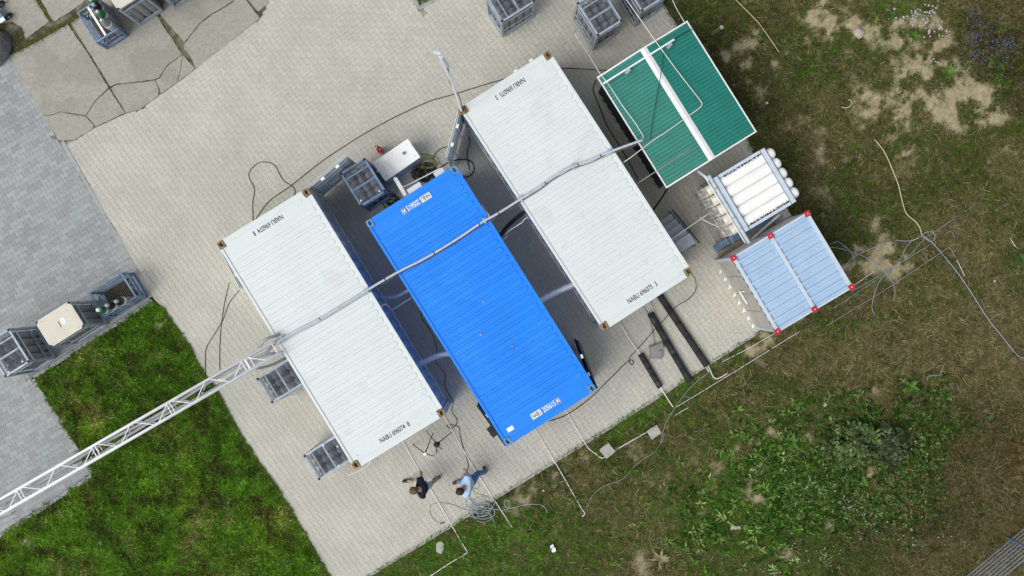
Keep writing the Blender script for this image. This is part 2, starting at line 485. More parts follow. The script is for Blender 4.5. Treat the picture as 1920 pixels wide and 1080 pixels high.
DARKB = [(1860, 90, 90, 110, 0, .5), (1760, 950, 160, 110, 0, .45), (1600, 1010, 120, 60, 0, .3), (1700, 830, 60, 50, 0, .35), (1440, 200, 60, 60, 60, .25), (1520, 460, 30, 60, 30, .25), (1320, 90, 30, 70, -30, .35),
         (1460, 330, 20, 60, -30, .3), (1850, 800, 110, 70, 0, .3), (1210, 1070, 40, 14, 0, .6), (1900, 130, 60, 80, 0, .3), (1500, 400, 30, 30, 0, .3)]

def soilness(x, y):
    n = N1.fbm(x, y, 46) - 0.5
    n2 = N2.fbm(x, y, 20) - 0.5
    n3 = N3.fbm(x, y, 8, 3) - 0.5
    return np.minimum(blobs(x, y, SOIL), 1.0) * (0.60 + 2.2 * n2 + 1.2 * n3) + 0.75 * n + 0.8 * n2 + 0.3 * n3
def greenness(x, y):
    n = N3.fbm(x, y, 110) - 0.5
    n2 = N2.fbm(x, y, 30) - 0.5
    return np.clip(0.78 + 1.1 * blobs(x, y, GREENB) - blobs(x, y, DRYB) * 0.68 + 1.9 * n + 1.9 * n2, 0.04, 1)

# ------------------------------------------------------------------ ground: one sheet to the horizon, fine where it is seen
def make_ground():
    st = 0.06
    xs = np.arange(-14.6, 15.01, st); ys = np.arange(-9.2, 9.21, st)
    nx, ny = len(xs), len(ys)
    gx, gy = np.meshgrid(xs, ys, indexing='ij')
    px, py = gx * FPX / HC + 960, -gy * FPX / HC + 540
    lawn = inpoly(px, py, LAWN_PX) | inpoly(px, py, PLANTER_PX)
    veg = inpoly(px, py, FIELD_PX) | lawn
    so = soilness(px, py)
    h = 0.05 * (N1.fbm(px, py, 120) - 0.5) + 0.035 * (N2.fbm(px, py, 22) - 0.5) + 0.02 * (N3.fbm(px, py, 9) - 0.5)
    z = np.where(veg, -0.025 + h, -0.09)
    z = np.minimum(z, 0.0)
    t = np.clip((so - 0.16) / 0.55, 0, 1)
    tan = np.array([0.335, 0.29, 0.18]); hum = np.array([0.125, 0.105, 0.052]); gr = np.array([0.05, 0.055, 0.018])
    wet = np.clip(blobs(px, py, [(1000, 900, 90, 22, -31, 1.0), (1245, 1040, 50, 30, 0, .7)]), 0, 1)
    col = hum[None, None] * (1 - t[..., None]) + tan[None, None] * t[..., None]
    col = np.where((lawn & (so < 0.45))[..., None], gr[None, None], col)
    col = col * (1 - 0.55 * wet[..., None]) * (0.85 + 0.3 * N2.fbm(px, py, 8))[..., None]
    V = np.stack([gx, gy, z], -1).reshape(-1, 3)
    C = np.concatenate([col.reshape(-1, 3), np.ones((nx * ny, 1))], 1)
    i = np.arange(nx - 1)[:, None] * ny + np.arange(ny - 1)[None]
    F = np.stack([i, i + ny, i + ny + 1, i + 1], -1).reshape(-1, 4)
    # far skirt
    x0, x1, y0, y1, B = xs[0], xs[-1], ys[0], ys[-1], 260.0
    nb = len(V)
    ring = np.array([[x0, y0, -.05], [x1, y0, -.05], [x1, y1, -.05], [x0, y1, -.05], [-B, -B, -.05], [B, -B, -.05], [B, B, -.05], [-B, B, -.05]])
    V = np.concatenate([V, ring]); C = np.concatenate([C, np.tile([[0.11, 0.10, 0.055, 1]], (8, 1))])
    F = np.concatenate([F, np.array([[nb, nb + 4, nb + 5, nb + 1], [nb + 1, nb + 5, nb + 6, nb + 2], [nb + 2, nb + 6, nb + 7, nb + 3], [nb + 3, nb + 7, nb + 4, nb]])])
    me = bpy.data.meshes.new('ground')
    me.from_pydata(V.tolist(), [], F.tolist())
    at = me.color_attributes.new('Col', 'FLOAT_COLOR', 'POINT')
    at.data.foreach_set('color', C.astype(np.float32).ravel())
    me.materials.append(mat_attr('soil', rough=0.95, noise=[(9, 0.22), (45, 0.28)], bump=0.8, bscale=38))
    me.polygons.foreach_set('use_smooth', [True] * len(me.polygons))
    o = link('ground', me)
    tag(o, 'tan and dark brown soil under the grass and weeds', kind='structure')
make_ground()

# ------------------------------------------------------------------ paving of double-T stones
def dbl_t(gap):
    s, we, ww = 0.1 - gap, 0.0812 - gap, 0.0513 - gap
    a, b = 0.066, 0.036
    return [(-s, -we), (-a, -we), (-b, -ww), (b, -ww), (a, -we), (s, -we), (s, we), (a, we), (b, ww), (-b, ww), (-a, we), (-s, we)]

def clip_half(poly, a, b):
    out = []
    ex, ey = b[0] - a[0], b[1] - a[1]
    sd = lambda p: ex * (p[1] - a[1]) - ey * (p[0] - a[0])
    for i in range(len(poly)):
        p, q = poly[i], poly[(i + 1) % len(poly)]
        dp, dq = sd(p), sd(q)
        if dp >= 0: out.append(p)
        if (dp >= 0) != (dq >= 0):
            t = dp / (dp - dq)
            out.append((p[0] + (q[0] - p[0]) * t, p[1] + (q[1] - p[1]) * t))
    return out

def pave(name, label, poly_px, ang, origin_px, base, amp, keep_px, stone_word, holes=(), edge_dark=None):
    poly = wpoly(poly_px)
    n = len(poly)
    ar = sum(poly[i][0] * poly[(i + 1) % n][1] - poly[(i + 1) % n][0] * poly[i][1] for i in range(n))
    if ar < 0: poly = poly[::-1]
    mb = MB()
    mb.add([(p[0], p[1], -0.02) for p in poly], [tuple(range(n))])
    sheet = mb.build(name, mat('joint_sand_' + name, tuple(c * 0.62 for c in base), 0.95, var=0.25, scale=3))
    tag(sheet, label, kind='structure')
    tmpl = np.array(dbl_t(0.0022))
    ca, sa = math.cos(ang), math.sin(ang)
    o = P(*origin_px)
    pa = np.array(poly)
    # lattice range
    cx = (pa - np.array(o[:2]))
    u = cx[:, 0] * ca + cx[:, 1] * sa; v = -cx[:, 0] * sa + cx[:, 1] * ca
    iv, iu = np.meshgrid(np.arange(int(v.min() / .1325) - 2, int(v.max() / .1325) + 3), np.arange(int(u.min() / .2) - 2, int(u.max() / .2) + 3), indexing='ij')
    U = iu * 0.2 + (iv % 2) * 0.1; Vv = iv * 0.1325
    X = (o.x + U * ca - Vv * sa).ravel(); Y = (o.y + U * sa + Vv * ca).ravel()
    # per-stone corners
    rot = np.array([[ca, -sa], [sa, ca]])
    T = tmpl @ rot.T
    ctr = np.stack([X, Y], 1)
    corners = ctr[:, None] + T[None]
    ins = inpoly(corners[..., 0], corners[..., 1], poly)
    for h in holes:
        ins &= ~inpoly(corners[..., 0], corners[..., 1], h)
    whole = ins.all(1); part = ins.any(1) & ~whole
    wc = ctr[whole]
    # the ones seen nearest the picture's middle, in open paving, are single stones
    px, py = wc[:, 0] * FPX / HC + 960, -wc[:, 1] * FPX / HC + 540
    score = np.full(len(wc), 1e9)
    for poly_k in keep_px:
        inside = inpoly(px, py, poly_k)
        score = np.where(inside, np.minimum(score, np.hypot(px - 960, py - 540)), score)
    order = np.argsort(score)
    single = order[:300]; single = single[score[single] < 1e8]
    mask = np.ones(len(wc), bool); mask[single] = False
    smb = MB().prism([tuple(p) for p in T], -0.05, 0.0)
    sme = smb.mesh('paver', mat_attr(name + '_single_stone', tone=True, obj_random=True, base=base, amp=amp, noise=[(0.35, 0.04), (1.1, 0.055), (14, 0.06), (120, 0.10)], rough=0.9, bump=0.25, bscale=150))
    for k in single:
        link('paver', sme, sheet, (wc[k][0], wc[k][1], float(rng.uniform(-0.0015, 0.0015))))
    V, F, TN = [], [], []
    m = len(T)
    off = 0
    for c in wc[mask]:
        dz = rng.uniform(-0.0015, 0.0015)
        V.append(np.concatenate([np.column_stack([T + c, np.full(m, -0.05)]), np.column_stack([T + c, np.full(m, dz)])]))
        F.append(tuple(range(off + m, off + 2 * m)))
        F += [(off + i, off + (i + 1) % m, off + m + (i + 1) % m, off + m + i) for i in range(m)]
        TN.append(np.full(2 * m, rng.random() if rng.random() > 0.012 else rng.choice([-0.8, 1.6])))
        off += 2 * m
    edges = [(poly[i], poly[(i + 1) % n]) for i in range(n)]
    hedges = [(h[(i + 1) % len(h)], h[i]) for h in holes for i in range(len(h))]
    for c in ctr[part]:
        q = [tuple(p) for p in (T + c)]
        for (a, b) in edges + hedges:
            ab = Vector((b[0] - a[0], b[1] - a[1])); L2 = ab.length_squared
            t = max(0, min(1, ((c[0] - a[0]) * ab.x + (c[1] - a[1]) * ab.y) / L2))
            if math.hypot(a[0] + ab.x * t - c[0], a[1] + ab.y * t - c[1]) < 0.14 and len(q) > 2:
                q = clip_half(q, a, b)
        if len(q) < 3: continue
        A = abs(sum(q[i][0] * q[(i + 1) % len(q)][1] - q[(i + 1) % len(q)][0] * q[i][1] for i in range(len(q)))) / 2
        if A < 0.002: continue
        mm = len(q); qa = np.array(q)
        V.append(np.concatenate([np.column_stack([qa, np.full(mm, -0.05)]), np.column_stack([qa, np.zeros(mm)])]))
        F.append(tuple(range(off + mm, off + 2 * mm)))
        F += [(off + i, off + (i + 1) % mm, off + mm + (i + 1) % mm, off + mm + i) for i in range(mm)]
        cpx, cpy = c[0] * FPX / HC + 960, -c[1] * FPX / HC + 540
        dark = edge_dark is not None and edge_dark(cpx, cpy) and rng.random() < 0.45
        TN.append(np.full(2 * mm, -1.2 if dark else rng.random()))
        off += 2 * mm
    V = np.concatenate(V)
    me = bpy.data.meshes.new('paver_field')
    me.from_pydata(V.tolist(), [], F)
    at = me.attributes.new('tone', 'FLOAT', 'POINT')
    at.data.foreach_set('value', np.concatenate(TN).astype(np.float32))
    me.materials.append(mat_attr(name + '_stone', 'tone', tone=True, base=base, amp=amp, noise=[(0.35, 0.04), (1.1, 0.055), (14, 0.06), (120, 0.10)], rough=0.9, bump=0.25, bscale=150))
    f = link('paver_field', me, sheet)
    f['kind'] = 'stuff'
    print(name, 'single', len(single), 'rest', int(mask.sum()), 'cut', int(part.sum()))
    return sheet

ANG_D = -R(57.0)                                  # long direction of the containers and of the stone rows
planter_hole = wpoly([(745, -60), (778, 2), (785, 20), (813, 4), (900, -50), (900, -60)])
if sum(planter_hole[i][0] * planter_hole[(i + 1) % 6][1] - planter_hole[(i + 1) % 6][0] * planter_hole[i][1] for i in range(6)) < 0:
    planter_hole = planter_hole[::-1]
beige = pave('beige_paving', 'pale beige double T paving under the containers', BEIGE_PX, ANG_D + R(2.5), (679, 949), (0.522, 0.512, 0.448), 0.04,
             [[(900, 480), (925, 408), (1130, 600), (1250, 540), (1430, 600), (1240, 725), (1125, 800), (960, 830), (1120, 730)],
              [(560, 930), (640, 900), (760, 850), (840, 800), (930, 830), (960, 840), (840, 970), (690, 1050), (600, 1010)]],
             'beige', holes=[planter_hole], edge_dark=lambda x, y: x > 640 and y > 600)
grey = pave('grey_paving', 'bluish grey double T paving on the left', GREY_PX, R(30.5), (150, 393), (0.345, 0.365, 0.365), 0.12,
            [[(-40, 110), (60, 200), (260, 500), (150, 560), (20, 600), (-40, 620)]], 'grey')

# old concrete slabs, top left: each broken piece is a slab of its own
SLABS = [
    [(17, 104), (60, 84), (127, 46), (168, 105), (203, 164), (177, 190), (161, 216), (140, 213), (113, 209), (93, 216), (81, 216), (45, 155), (34, 136)],
    [(82, 217.5), (94, 217), (113, 210.5), (140, 215.5), (160, 218.5), (176, 235), (173, 242), (139, 262.5), (124, 263.5), (110, 263.5)],
    [(162.5, 217), (178.5, 191.5), (205, 167), (231, 206), (235, 212), (180, 237.5), (177.5, 234)],
    [(132, 43), (165, 20), (230, -30), (280, -50), (293, 29), (341, 101), (312, 123), (298, 145), (285, 149), (250, 154), (217, 157), (206.5, 162), (171, 104)],
    [(218, 159.5), (250, 156), (290, 151), (297, 165), (297, 179), (262, 205), (236.5, 212), (232, 205), (208, 165.5)],
    [(299.5, 147), (313.5, 125), (342, 103), (336, 139), (331, 155.5), (302, 175), (298.5, 164), (292, 150)],
    [(343, 103.5), (365.5, 128.5), (333, 153.5), (337.5, 140)],
    [(300, 27), (330, -60), (455, -60), (436, 2), (396, 26), (374, 43), (345.5, 79)],
    [(346.5, 81.5), (375.5, 45), (397.5, 28), (438, 5), (456, -50), (462, -50), (462, 1), (479, 24), (487, 34), (450, 64), (367, 128.5), (357, 105), (345, 92)],
    [(468, -50), (530, -50), (503, 5), (484, 22), (466, 0)],
    [(-60, -60), (66, -60), (68, 2), (92, 40), (48, 72), (40, 50), (22, 40), (-60, 60)],
    [(76, -60), (200, -60), (155, 6), (102, 40), (97, 36), (76, -2)]]
def make_slabs():
    base = MB()
    bp = wpoly([(-120, -120), (540, -120), (498, 16), (488, 35), (450, 66), (367, 131), (331, 159), (243, 222), (229, 208), (172, 245), (138, 264), (108, 264), (12, 100), (-120, -40)])
    base.add([(p[0], p[1], -0.010) for p in bp[::-1]], [tuple(range(len(bp)))])
    yard = base.build('concrete_yard', mat('mossy_joint_soil', (0.17, 0.155, 0.11), 0.95, var=0.35, scale=8, bump=0.6, bscale=40, spots=[(3, 0.52, (0.06, 0.055, 0.028), 0.8)]))
    tag(yard, 'cracked old concrete slabs with weeds in the joints', kind='structure')
    sm = mat('old_concrete', (0.37, 0.36, 0.31), 0.92, var=0.10, scale=11, bump=0.5, bscale=60,
             spots=[(38, 0.58, (0.22, 0.215, 0.19), 0.6), (1.1, 0.55, (0.27, 0.26, 0.22), 0.45), (60, 0.60, (0.47, 0.46, 0.42), 0.6), (16, 0.68, (0.13, 0.125, 0.1), 0.7)])
    for k, s in enumerate(SLABS):
        pts = wpoly(s)
        dense = []
        for i in range(len(pts)):
            a, b = Vector(pts[i]), Vector(pts[(i + 1) % len(pts)])
            m = max(1, int((b - a).length / 0.07))
            nrm = Vector((-(b - a).y, (b - a).x)).normalized()
            for j in range(m):
                p = a.lerp(b, j / m) + nrm * (random.uniform(-0.008, 0.008) if j else 0)
                dense.append((p.x, p.y))
        z = random.uniform(0.0, 0.008)
        MB().prism(dense, -0.06, z).build('slab', sm, yard)
make_slabs()

# kerb stones
def kerb(label, pts, w, mat_, z=0.012, length=1.0, side=0):
    root = None
    stones = []
    w2 = [P(*p) for p in pts]
    for i in range(len(w2) - 1):
        a, b = w2[i], w2[i + 1]
        d = (b - a); L = d.length; d.normalize()
        n = max(1, round(L / length)); st = L / n
        for k in range(n):
            stones.append((a + d * (st * k + 0.003), a + d * (st * (k + 1) - 0.003)))
    base = MB()
    for (a, b) in stones[:1]:
        base.bar(a + Vector((0, 0, -.06)), b + Vector((0, 0, -.06)), w * 0.9, 0.05)
    root = base.build('kerb', mat_)
    tag(root, label, kind='structure')
    for (a, b) in stones:
        j = random.uniform(-0.002, 0.002)
        MB().bar(a + Vector((0, 0, z - .06 + j)), b + Vector((0, 0, z - .06 + j)), w, 0.12).build('kerb_stone', mat_, root)
kerb('grey kerb stones between the grey and beige paving', [(116.3, 264.5), (283, 557)], 0.10, KERB)
kerb('grey kerb stones along the top edge of the lawn', [(286, 564), (63, 708)], 0.09, KERB)
kerb('grey kerb stones along the left edge of the lawn', [(62, 711), (172, 889)], 0.09, KERB)
kerb('grey kerb stones along the lower edge of the grey paving', [(172, 892), (-80, 1059)], 0.09, KERB)
EDGE = mat('edging_concrete', (0.40, 0.395, 0.36), 0.9, var=0.12, scale=5, bump=0.3, bscale=60, spots=[(5, 0.63, (0.28, 0.27, 0.23), 0.6)])
kerb('pale edging stones between beige paving and the weedy field', [(689, 1082), (771, 1032), (851, 984), (961, 915), (1127, 813), (1243, 739), (1421, 624)], 0.055, EDGE, z=0.006)
kerb('pale edging stones on the field side of the green shed', [(1239, 4), (1266, 46), (1411, 282)], 0.055, EDGE, z=0.006)
kerb('grey kerb corner of the small planting bed at the top', [(748, -60), (779, 2), (785.5, 16.5), (811, 2), (890, -48)], 0.09, KERB, length=0.6)

# ------------------------------------------------------------------ vegetation
GRASS = mat_attr('grass_blades', rough=0.55, transl=0.22)
LEAFM = mat_attr('weed_leaves', rough=0.5, transl=0.18)

def blade_mesh(name, x, y, z, ln, wd, az, e1, e2, col, m, kind='stuff', label=None, parent=None):
    n = len(x)
    ca, sa = np.cos(az), np.sin(az)
    b = np.stack([x, y, z], 1)
    h1 = ln * 0.5 * np.cos(e1); h2 = ln * 0.5 * np.cos(e2)
    mid = b + np.stack([h1 * ca, h1 * sa, ln * 0.5 * np.sin(e1)], 1)
    tip = mid + np.stack([h2 * ca, h2 * sa, ln * 0.5 * np.sin(e2)], 1)
    pr = np.stack([-sa, ca, np.zeros(n)], 1) * (wd / 2)[:, None]
    V = np.stack([b, mid + pr, mid - pr, tip], 1).reshape(-1, 3)
    i = np.arange(n)[:, None] * 4
    F = np.concatenate([i + np.array([[0, 2, 1]]), i + np.array([[1, 2, 3]])], 1).reshape(-1, 3)
    me = bpy.data.meshes.new(name)
    me.vertices.add(len(V)); me.vertices.foreach_set('co', V.astype(np.float32).ravel())
    me.loops.add(len(F) * 3); me.loops.foreach_set('vertex_index', F.astype(np.int32).ravel())
    me.polygons.add(len(F)); me.polygons.foreach_set('loop_start', np.arange(0, len(F) * 3, 3, dtype=np.int32))
    me.update(calc_edges=True)
    at = me.color_attributes.new('Col', 'FLOAT_COLOR', 'POINT')
    C = np.concatenate([np.repeat(col, 4, 0), np.ones((n * 4, 1))], 1)
    at.data.foreach_set('color', C.astype(np.float32).ravel())
    me.materials.append(m)
    o = link(name, me, parent)
    if kind: o['kind'] = kind
    if label: o['label'] = label
    return o

def palette(n, cols, jit=0.2):
    c = np.array(cols)
    k = rng.integers(0, len(c), n)
    t = rng.random((n, 1))
    k2 = rng.integers(0, len(c), n)
    return np.clip((c[k] * t + c[k2] * (1 - t)) * (1 + jit * (rng.random((n, 1)) * 2 - 1)), 0, 1)

GREENS = [(0.045, 0.125, 0.005), (0.07, 0.175, 0.007), (0.032, 0.09, 0.006), (0.13, 0.25, 0.03), (0.06, 0.14, 0.005)]
OLIVES = [(0.105, 0.12, 0.03), (0.075, 0.09, 0.022), (0.15, 0.16, 0.05), (0.06, 0.07, 0.015)]
DRIES = [(0.235, 0.20, 0.088), (0.175, 0.148, 0.06), (0.33, 0.285, 0.145), (0.105, 0.088, 0.034), (0.195, 0.175, 0.065)]
RUSTS = [(0.17, 0.105, 0.038), (0.12, 0.072, 0.025), (0.21, 0.145, 0.06)]

def scatter(poly_px, count, bbox):
    x = rng.uniform(bbox[0], bbox[2], count); y = rng.uniform(bbox[1], bbox[3], count)
    k = inpoly(x, y, poly_px)
    return x[k], y[k]

def lawn():
    x, y = scatter(LAWN_PX, 400000, (-60, 560, 650, 1130))
    so = soilness(x, y) * 1.0
    cl = N2.fbm(x, y, 24)
    keep = (so < 0.45 + 0.2 * rng.random(len(x))) & (rng.random(len(x)) < 1.9 * cl - 0.22)
    x, y, cl = x[keep], y[keep], cl[keep]
    n = len(x)
    big = N3.fbm(x, y, 60)
    col = palette(n, GREENS, 0.3)
    ol = rng.random(n) < np.clip(0.12 + (0.48 - cl) * 1.6, 0.03, 0.7)
    col[ol] = palette(int(ol.sum()), OLIVES, 0.3)
    dr = rng.random(n) < np.clip(0.06 + 2.0 * (0.43 - N1.fbm(x, y, 60)), 0.02, 0.55)
    col[dr] = palette(int(dr.sum()), DRIES, 0.25)
    yl = np.clip((N2.fbm(x + 300, y, 90) - 0.45) * 3.2, 0, 1)[:, None]
    col = col * (1 - yl) + col * np.array([[1.45, 1.18, 1.3]]) * yl
    fine = N1.at(x, y, 7.0); f2 = N3.at(x, y, 3.6)
    col *= ((0.12 + 1.5 * cl) * (0.2 + 1.15 * fine + 0.85 * f2))[:, None]
    ln = rng.uniform(0.06, 0.15, n) * (0.4 + 0.7 * cl + 0.6 * fine)
    blade_mesh('lawn_grass', (x - 960) * HC / FPX, -(y - 540) * HC / FPX, np.full(n, -0.03), ln, rng.uniform(0.011, 0.024, n) * (0.7 + 0.7 * big), rng.uniform(0, 6.283, n),
               rng.uniform(0.7, 1.35, n), rng.uniform(-0.5, 0.7, n), col, GRASS, label='lush green lawn grass in the bottom left corner')
    # coarse light tufts
    tx, ty = scatter(LAWN_PX, 1500, (-20, 575, 640, 1100))
    cl = N2.fbm(tx, ty, 24); k = (cl > 0.44) & (soilness(tx, ty) < 0.3); tx, ty = tx[k], ty[k]
    m = 18
    X = np.repeat(tx, m) + rng.normal(0, 2.2, len(tx) * m); Y = np.repeat(ty, m) + rng.normal(0, 2.2, len(tx) * m)
    n = len(X)
    base = np.repeat(palette(len(tx), [(0.07, 0.17, 0.012), (0.045, 0.125, 0.008), (0.12, 0.21, 0.045), (0.06, 0.15, 0.01)], 0.35), m, 0) * rng.uniform(0.45, 1.4, (n, 1))
    blade_mesh('grass_tufts', (X - 960) * HC / FPX, -(Y - 540) * HC / FPX, np.full(n, -0.02), rng.uniform(0.10, 0.20, n), rng.uniform(0.012, 0.024, n), rng.uniform(0, 6.283, n),
               rng.uniform(0.5, 1.2, n), rng.uniform(-0.3, 0.5, n), base, GRASS, label='coarse pale green tufts scattered over the lawn')
    # fringe creeping over the kerb along the paving
    e = np.array([(304, 578), (345, 636), (382, 705), (410, 746), (445, 810), (480, 866), (515, 912), (565, 995), (616, 1078)], float)
    seg = rng.integers(0, len(e) - 1, 9000); t = rng.random((9000, 1))
    q = e[seg] * (1 - t) + e[seg + 1] * t + rng.normal(0, 1.0, (9000, 2)) - np.array([1.4, -0.9])
    rag = N1.fbm(q[:, 0], q[:, 1], 26); q += ((rag - 0.5) * 14)[:, None] * np.array([[0.85, -0.52]])
    n = len(q)
    blade_mesh('grass_fringe', (q[:, 0] - 960) * HC / FPX, -(q[:, 1] - 540) * HC / FPX, np.full(n, -0.02), rng.uniform(0.05, 0.16, n), rng.uniform(0.006, 0.012, n), rng.normal(0.55, 1.2, n),
               rng.uniform(0.5, 1.2, n), rng.uniform(-0.6, 0.4, n), palette(n, GREENS + OLIVES, 0.3), GRASS, label='grass fringe leaning over the paving edge')
lawn()

def field():
    x, y = scatter(FIELD_PX, 760000, (680, -60, 1990, 1140))
    so = soilness(x, y); g = greenness(x, y)
    dens = N2.fbm(x, y, 12)
    keep = (so < 0.18 + 0.50 * rng.random(len(x)) ** 1.3) & (rng.random(len(x)) < 0.10 + 1.25 * dens)
    x, y, g, so, dens = x[keep], y[keep], g[keep], so[keep], dens[keep]
    n = len(x)
    dk = 1 - np.clip(blobs(x, y, DARKB), 0, 0.6)
    col = palette(n, DRIES, 0.3)
    rs = rng.random(n) < np.clip(blobs(x, y, [(1905, 900, 50, 130, 0, .8), (1900, 30, 40, 40, 0, .7), (1800, 800, 160, 120, 0, .25)]), 0, 0.8)
    col[rs] = palette(int(rs.sum()), RUSTS, 0.3)
    gr = rng.random(n) < g
    lush = np.clip(blobs(x, y, [(920, 1030, 130, 70, -20, 1.0), (780, 1075, 100, 45, -20, 1.0), (1400, 970, 190, 130, 0, .8), (1540, 880, 150, 90, 0, .7), (1060, 1040, 120, 60, 0, .4), (1180, 790, 110, 24, -31, .6), (1270, 730, 90, 30, -31, .7), (1700, 20, 60, 30, 0, .6)]), 0, 1)
    gr = gr | (rng.random(n) < lush * 0.92)
    ol = gr & (rng.random(n) < 0.55 * (1 - 0.8 * lush))
    col[gr] = palette(int(gr.sum()), GREENS, 0.3)
    col[ol] = palette(int(ol.sum()), OLIVES, 0.3)
    fine = N1.at(x, y, 7.5); f2 = N3.at(x, y, 3.8)
    col *= (1 + lush[:, None] * np.array([[0.25, 0.6, 0.1]]))
    col *= (dk * (0.5 + 0.6 * dens) * (0.25 + 0.95 * fine + 0.6 * f2))[:, None]
    ln = rng.uniform(0.05, 0.15, n) * (0.5 + 0.4 * dens + 0.5 * fine)
    # dry stalks lie in combed directions
    comb = N1.fbm(x, y, 90) * 12.0
    az = np.where(gr, rng.uniform(0, 6.283, n), comb + rng.normal(0, 0.9, n))
    blade_mesh('field_grass', (x - 960) * HC / FPX, -(y - 540) * HC / FPX, np.full(n, -0.03), ln * np.where(gr, 1.0, 1.35), rng.uniform(0.006, 0.014, n), az,
               np.where(gr, rng.uniform(0.6, 1.3, n), rng.uniform(0.1, 0.8, n)), rng.uniform(-0.5, 0.5, n), col, GRASS, label='mixed dry brown and green field grass on the right')
field()
def straws():
    x, y = scatter(FIELD_PX, 42000, (700, -20, 1960, 1100))
    g = greenness(x, y); so = soilness(x, y)
    k = (rng.random(len(x)) < 0.12 + 0.75 * (1 - g)) & (so < 0.6) & (N2.fbm(x, y, 30) > 0.42)
    x, y = x[k], y[k]; n = len(x)
    comb = N1.fbm(x, y, 90) * 12.0 + rng.normal(0, 0.8, n)
    dk = 1 - np.clip(blobs(x, y, DARKB), 0, 0.6)
    blade_mesh('dry_straws', (x - 960) * HC / FPX, -(y - 540) * HC / FPX, rng.uniform(0.0, 0.06, n), rng.uniform(0.10, 0.30, n), rng.uniform(0.006, 0.013, n), comb, rng.uniform(-0.05, 0.35, n), rng.uniform(-0.3, 0.1, n),
               palette(n, [(0.36, 0.31, 0.17), (0.26, 0.22, 0.11), (0.45, 0.40, 0.25), (0.22, 0.21, 0.08)], 0.25) * dk[:, None], GRASS, label='pale dry straws lying over the field grass')
straws()

def rosettes(name, label, spots, per, lmin, lmax, wf, cols, e=(0.3, 0.9)):
    X = np.repeat(spots[:, 0], per); Y = np.repeat(spots[:, 1], per); n = len(X)
    base = np.repeat(palette(len(spots), cols, 0.4), per, 0) * rng.uniform(0.5, 1.5, (n, 1))
    size = np.repeat(rng.uniform(0.6, 1.15, len(spots)), per)
    ln = rng.uniform(lmin, lmax, n) * size
    blade_mesh(name, (X - 960) * HC / FPX + rng.normal(0, .012, n), -(Y - 540) * HC / FPX + rng.normal(0, .012, n), rng.uniform(-0.02, 0.06, n), ln, ln * wf * rng.uniform(0.7, 1.3, n), rng.uniform(0, 6.283, n),
               rng.uniform(*e, n), rng.uniform(-0.6, 0.3, n), base, LEAFM, label=label)

def by_density(lst, count, bbox, thr=0.25):
    x, y = scatter(FIELD_PX, count, bbox)
    d = blobs(x, y, lst) * (2.6 * N2.fbm(x, y, 34) - 0.55)
    k = (rng.random(len(x)) < d) & (d > thr * rng.random(len(x))) & (soilness(x, y) < 0.4)
    return np.stack([x[k], y[k]], 1)
rosettes('dock_leaves', 'long bright green dock leaves in the lower right field', by_density([(1340, 960, 110, 80, -20, .6), (1440, 880, 110, 80, 0, .4), (1460, 1020, 130, 80, 0, .4), (1420, 820, 90, 60, 0, .2), (1600, 780, 140, 70, 0, .16), (1230, 880, 100, 80, 0, .12)], 3000, (1120, 700, 1760, 1090)),
         8, 0.08, 0.23, 0.23, [(0.055, 0.14, 0.014), (0.10, 0.20, 0.03), (0.03, 0.08, 0.010), (0.22, 0.30, 0.10)])
rosettes('clover_leaves', 'carpet of small round dark green leaves in the lower right field', by_density([(1530, 890, 130, 80, 15, .8), (1470, 930, 90, 80, 0, .35), (1700, 900, 80, 80, 0, .25), (1660, 780, 100, 60, 0, .4), (1560, 1010, 160, 70, 0, .14), (1740, 780, 90, 60, 0, .3)], 17000, (1300, 680, 1880, 1080)),
         7, 0.04, 0.09, 0.7, [(0.028, 0.08, 0.008), (0.05, 0.125, 0.014), (0.018, 0.05, 0.007), (0.15, 0.20, 0.07)])
rosettes('lush_clumps', 'lush bright green clumps below the people', by_density([(930, 1020, 120, 60, -20, .9), (790, 1065, 90, 40, -20, .8), (1270, 730, 90, 30, -31, .4), (1700, 30, 60, 30, 0, .5), (1860, 130, 70, 80, 0, .5), (1530, 110, 70, 60, 0, .3), (1580, 360, 60, 90, 20, .3), (1300, 20, 60, 50, 0, .35), (1400, 990, 120, 80, 0, .3)], 14000, (690, -20, 1920, 1090)),
         7, 0.06, 0.16, 0.16, [(0.07, 0.18, 0.014), (0.11, 0.22, 0.03), (0.045, 0.125, 0.010)])
rosettes('yellowing_weeds', 'yellow green spotted weeds in the bottom right field', by_density([(1690, 920, 60, 60, 0, .8), (1640, 950, 60, 40, 0, .4), (1500, 1060, 60, 30, 0, .4), (1580, 960, 80, 40, 0, .3)], 3600, (1400, 800, 1850, 1090)),
         6, 0.03, 0.08, 0.5, [(0.16, 0.15, 0.06), (0.09, 0.12, 0.03), (0.22, 0.20, 0.10)])

rosettes('scattered_leaves', 'small green leaf clumps scattered over the whole field', by_density([(1550, 800, 420, 260, 0, .5), (1000, 980, 240, 90, -30, .5), (1450, 150, 200, 200, 0, .35), (1750, 300, 260, 200, 0, .3)], 9000, (690, -20, 1920, 1090)),
         7, 0.04, 0.12, 0.3, [(0.045, 0.105, 0.012), (0.075, 0.125, 0.025), (0.03, 0.07, 0.01), (0.12, 0.15, 0.05)])

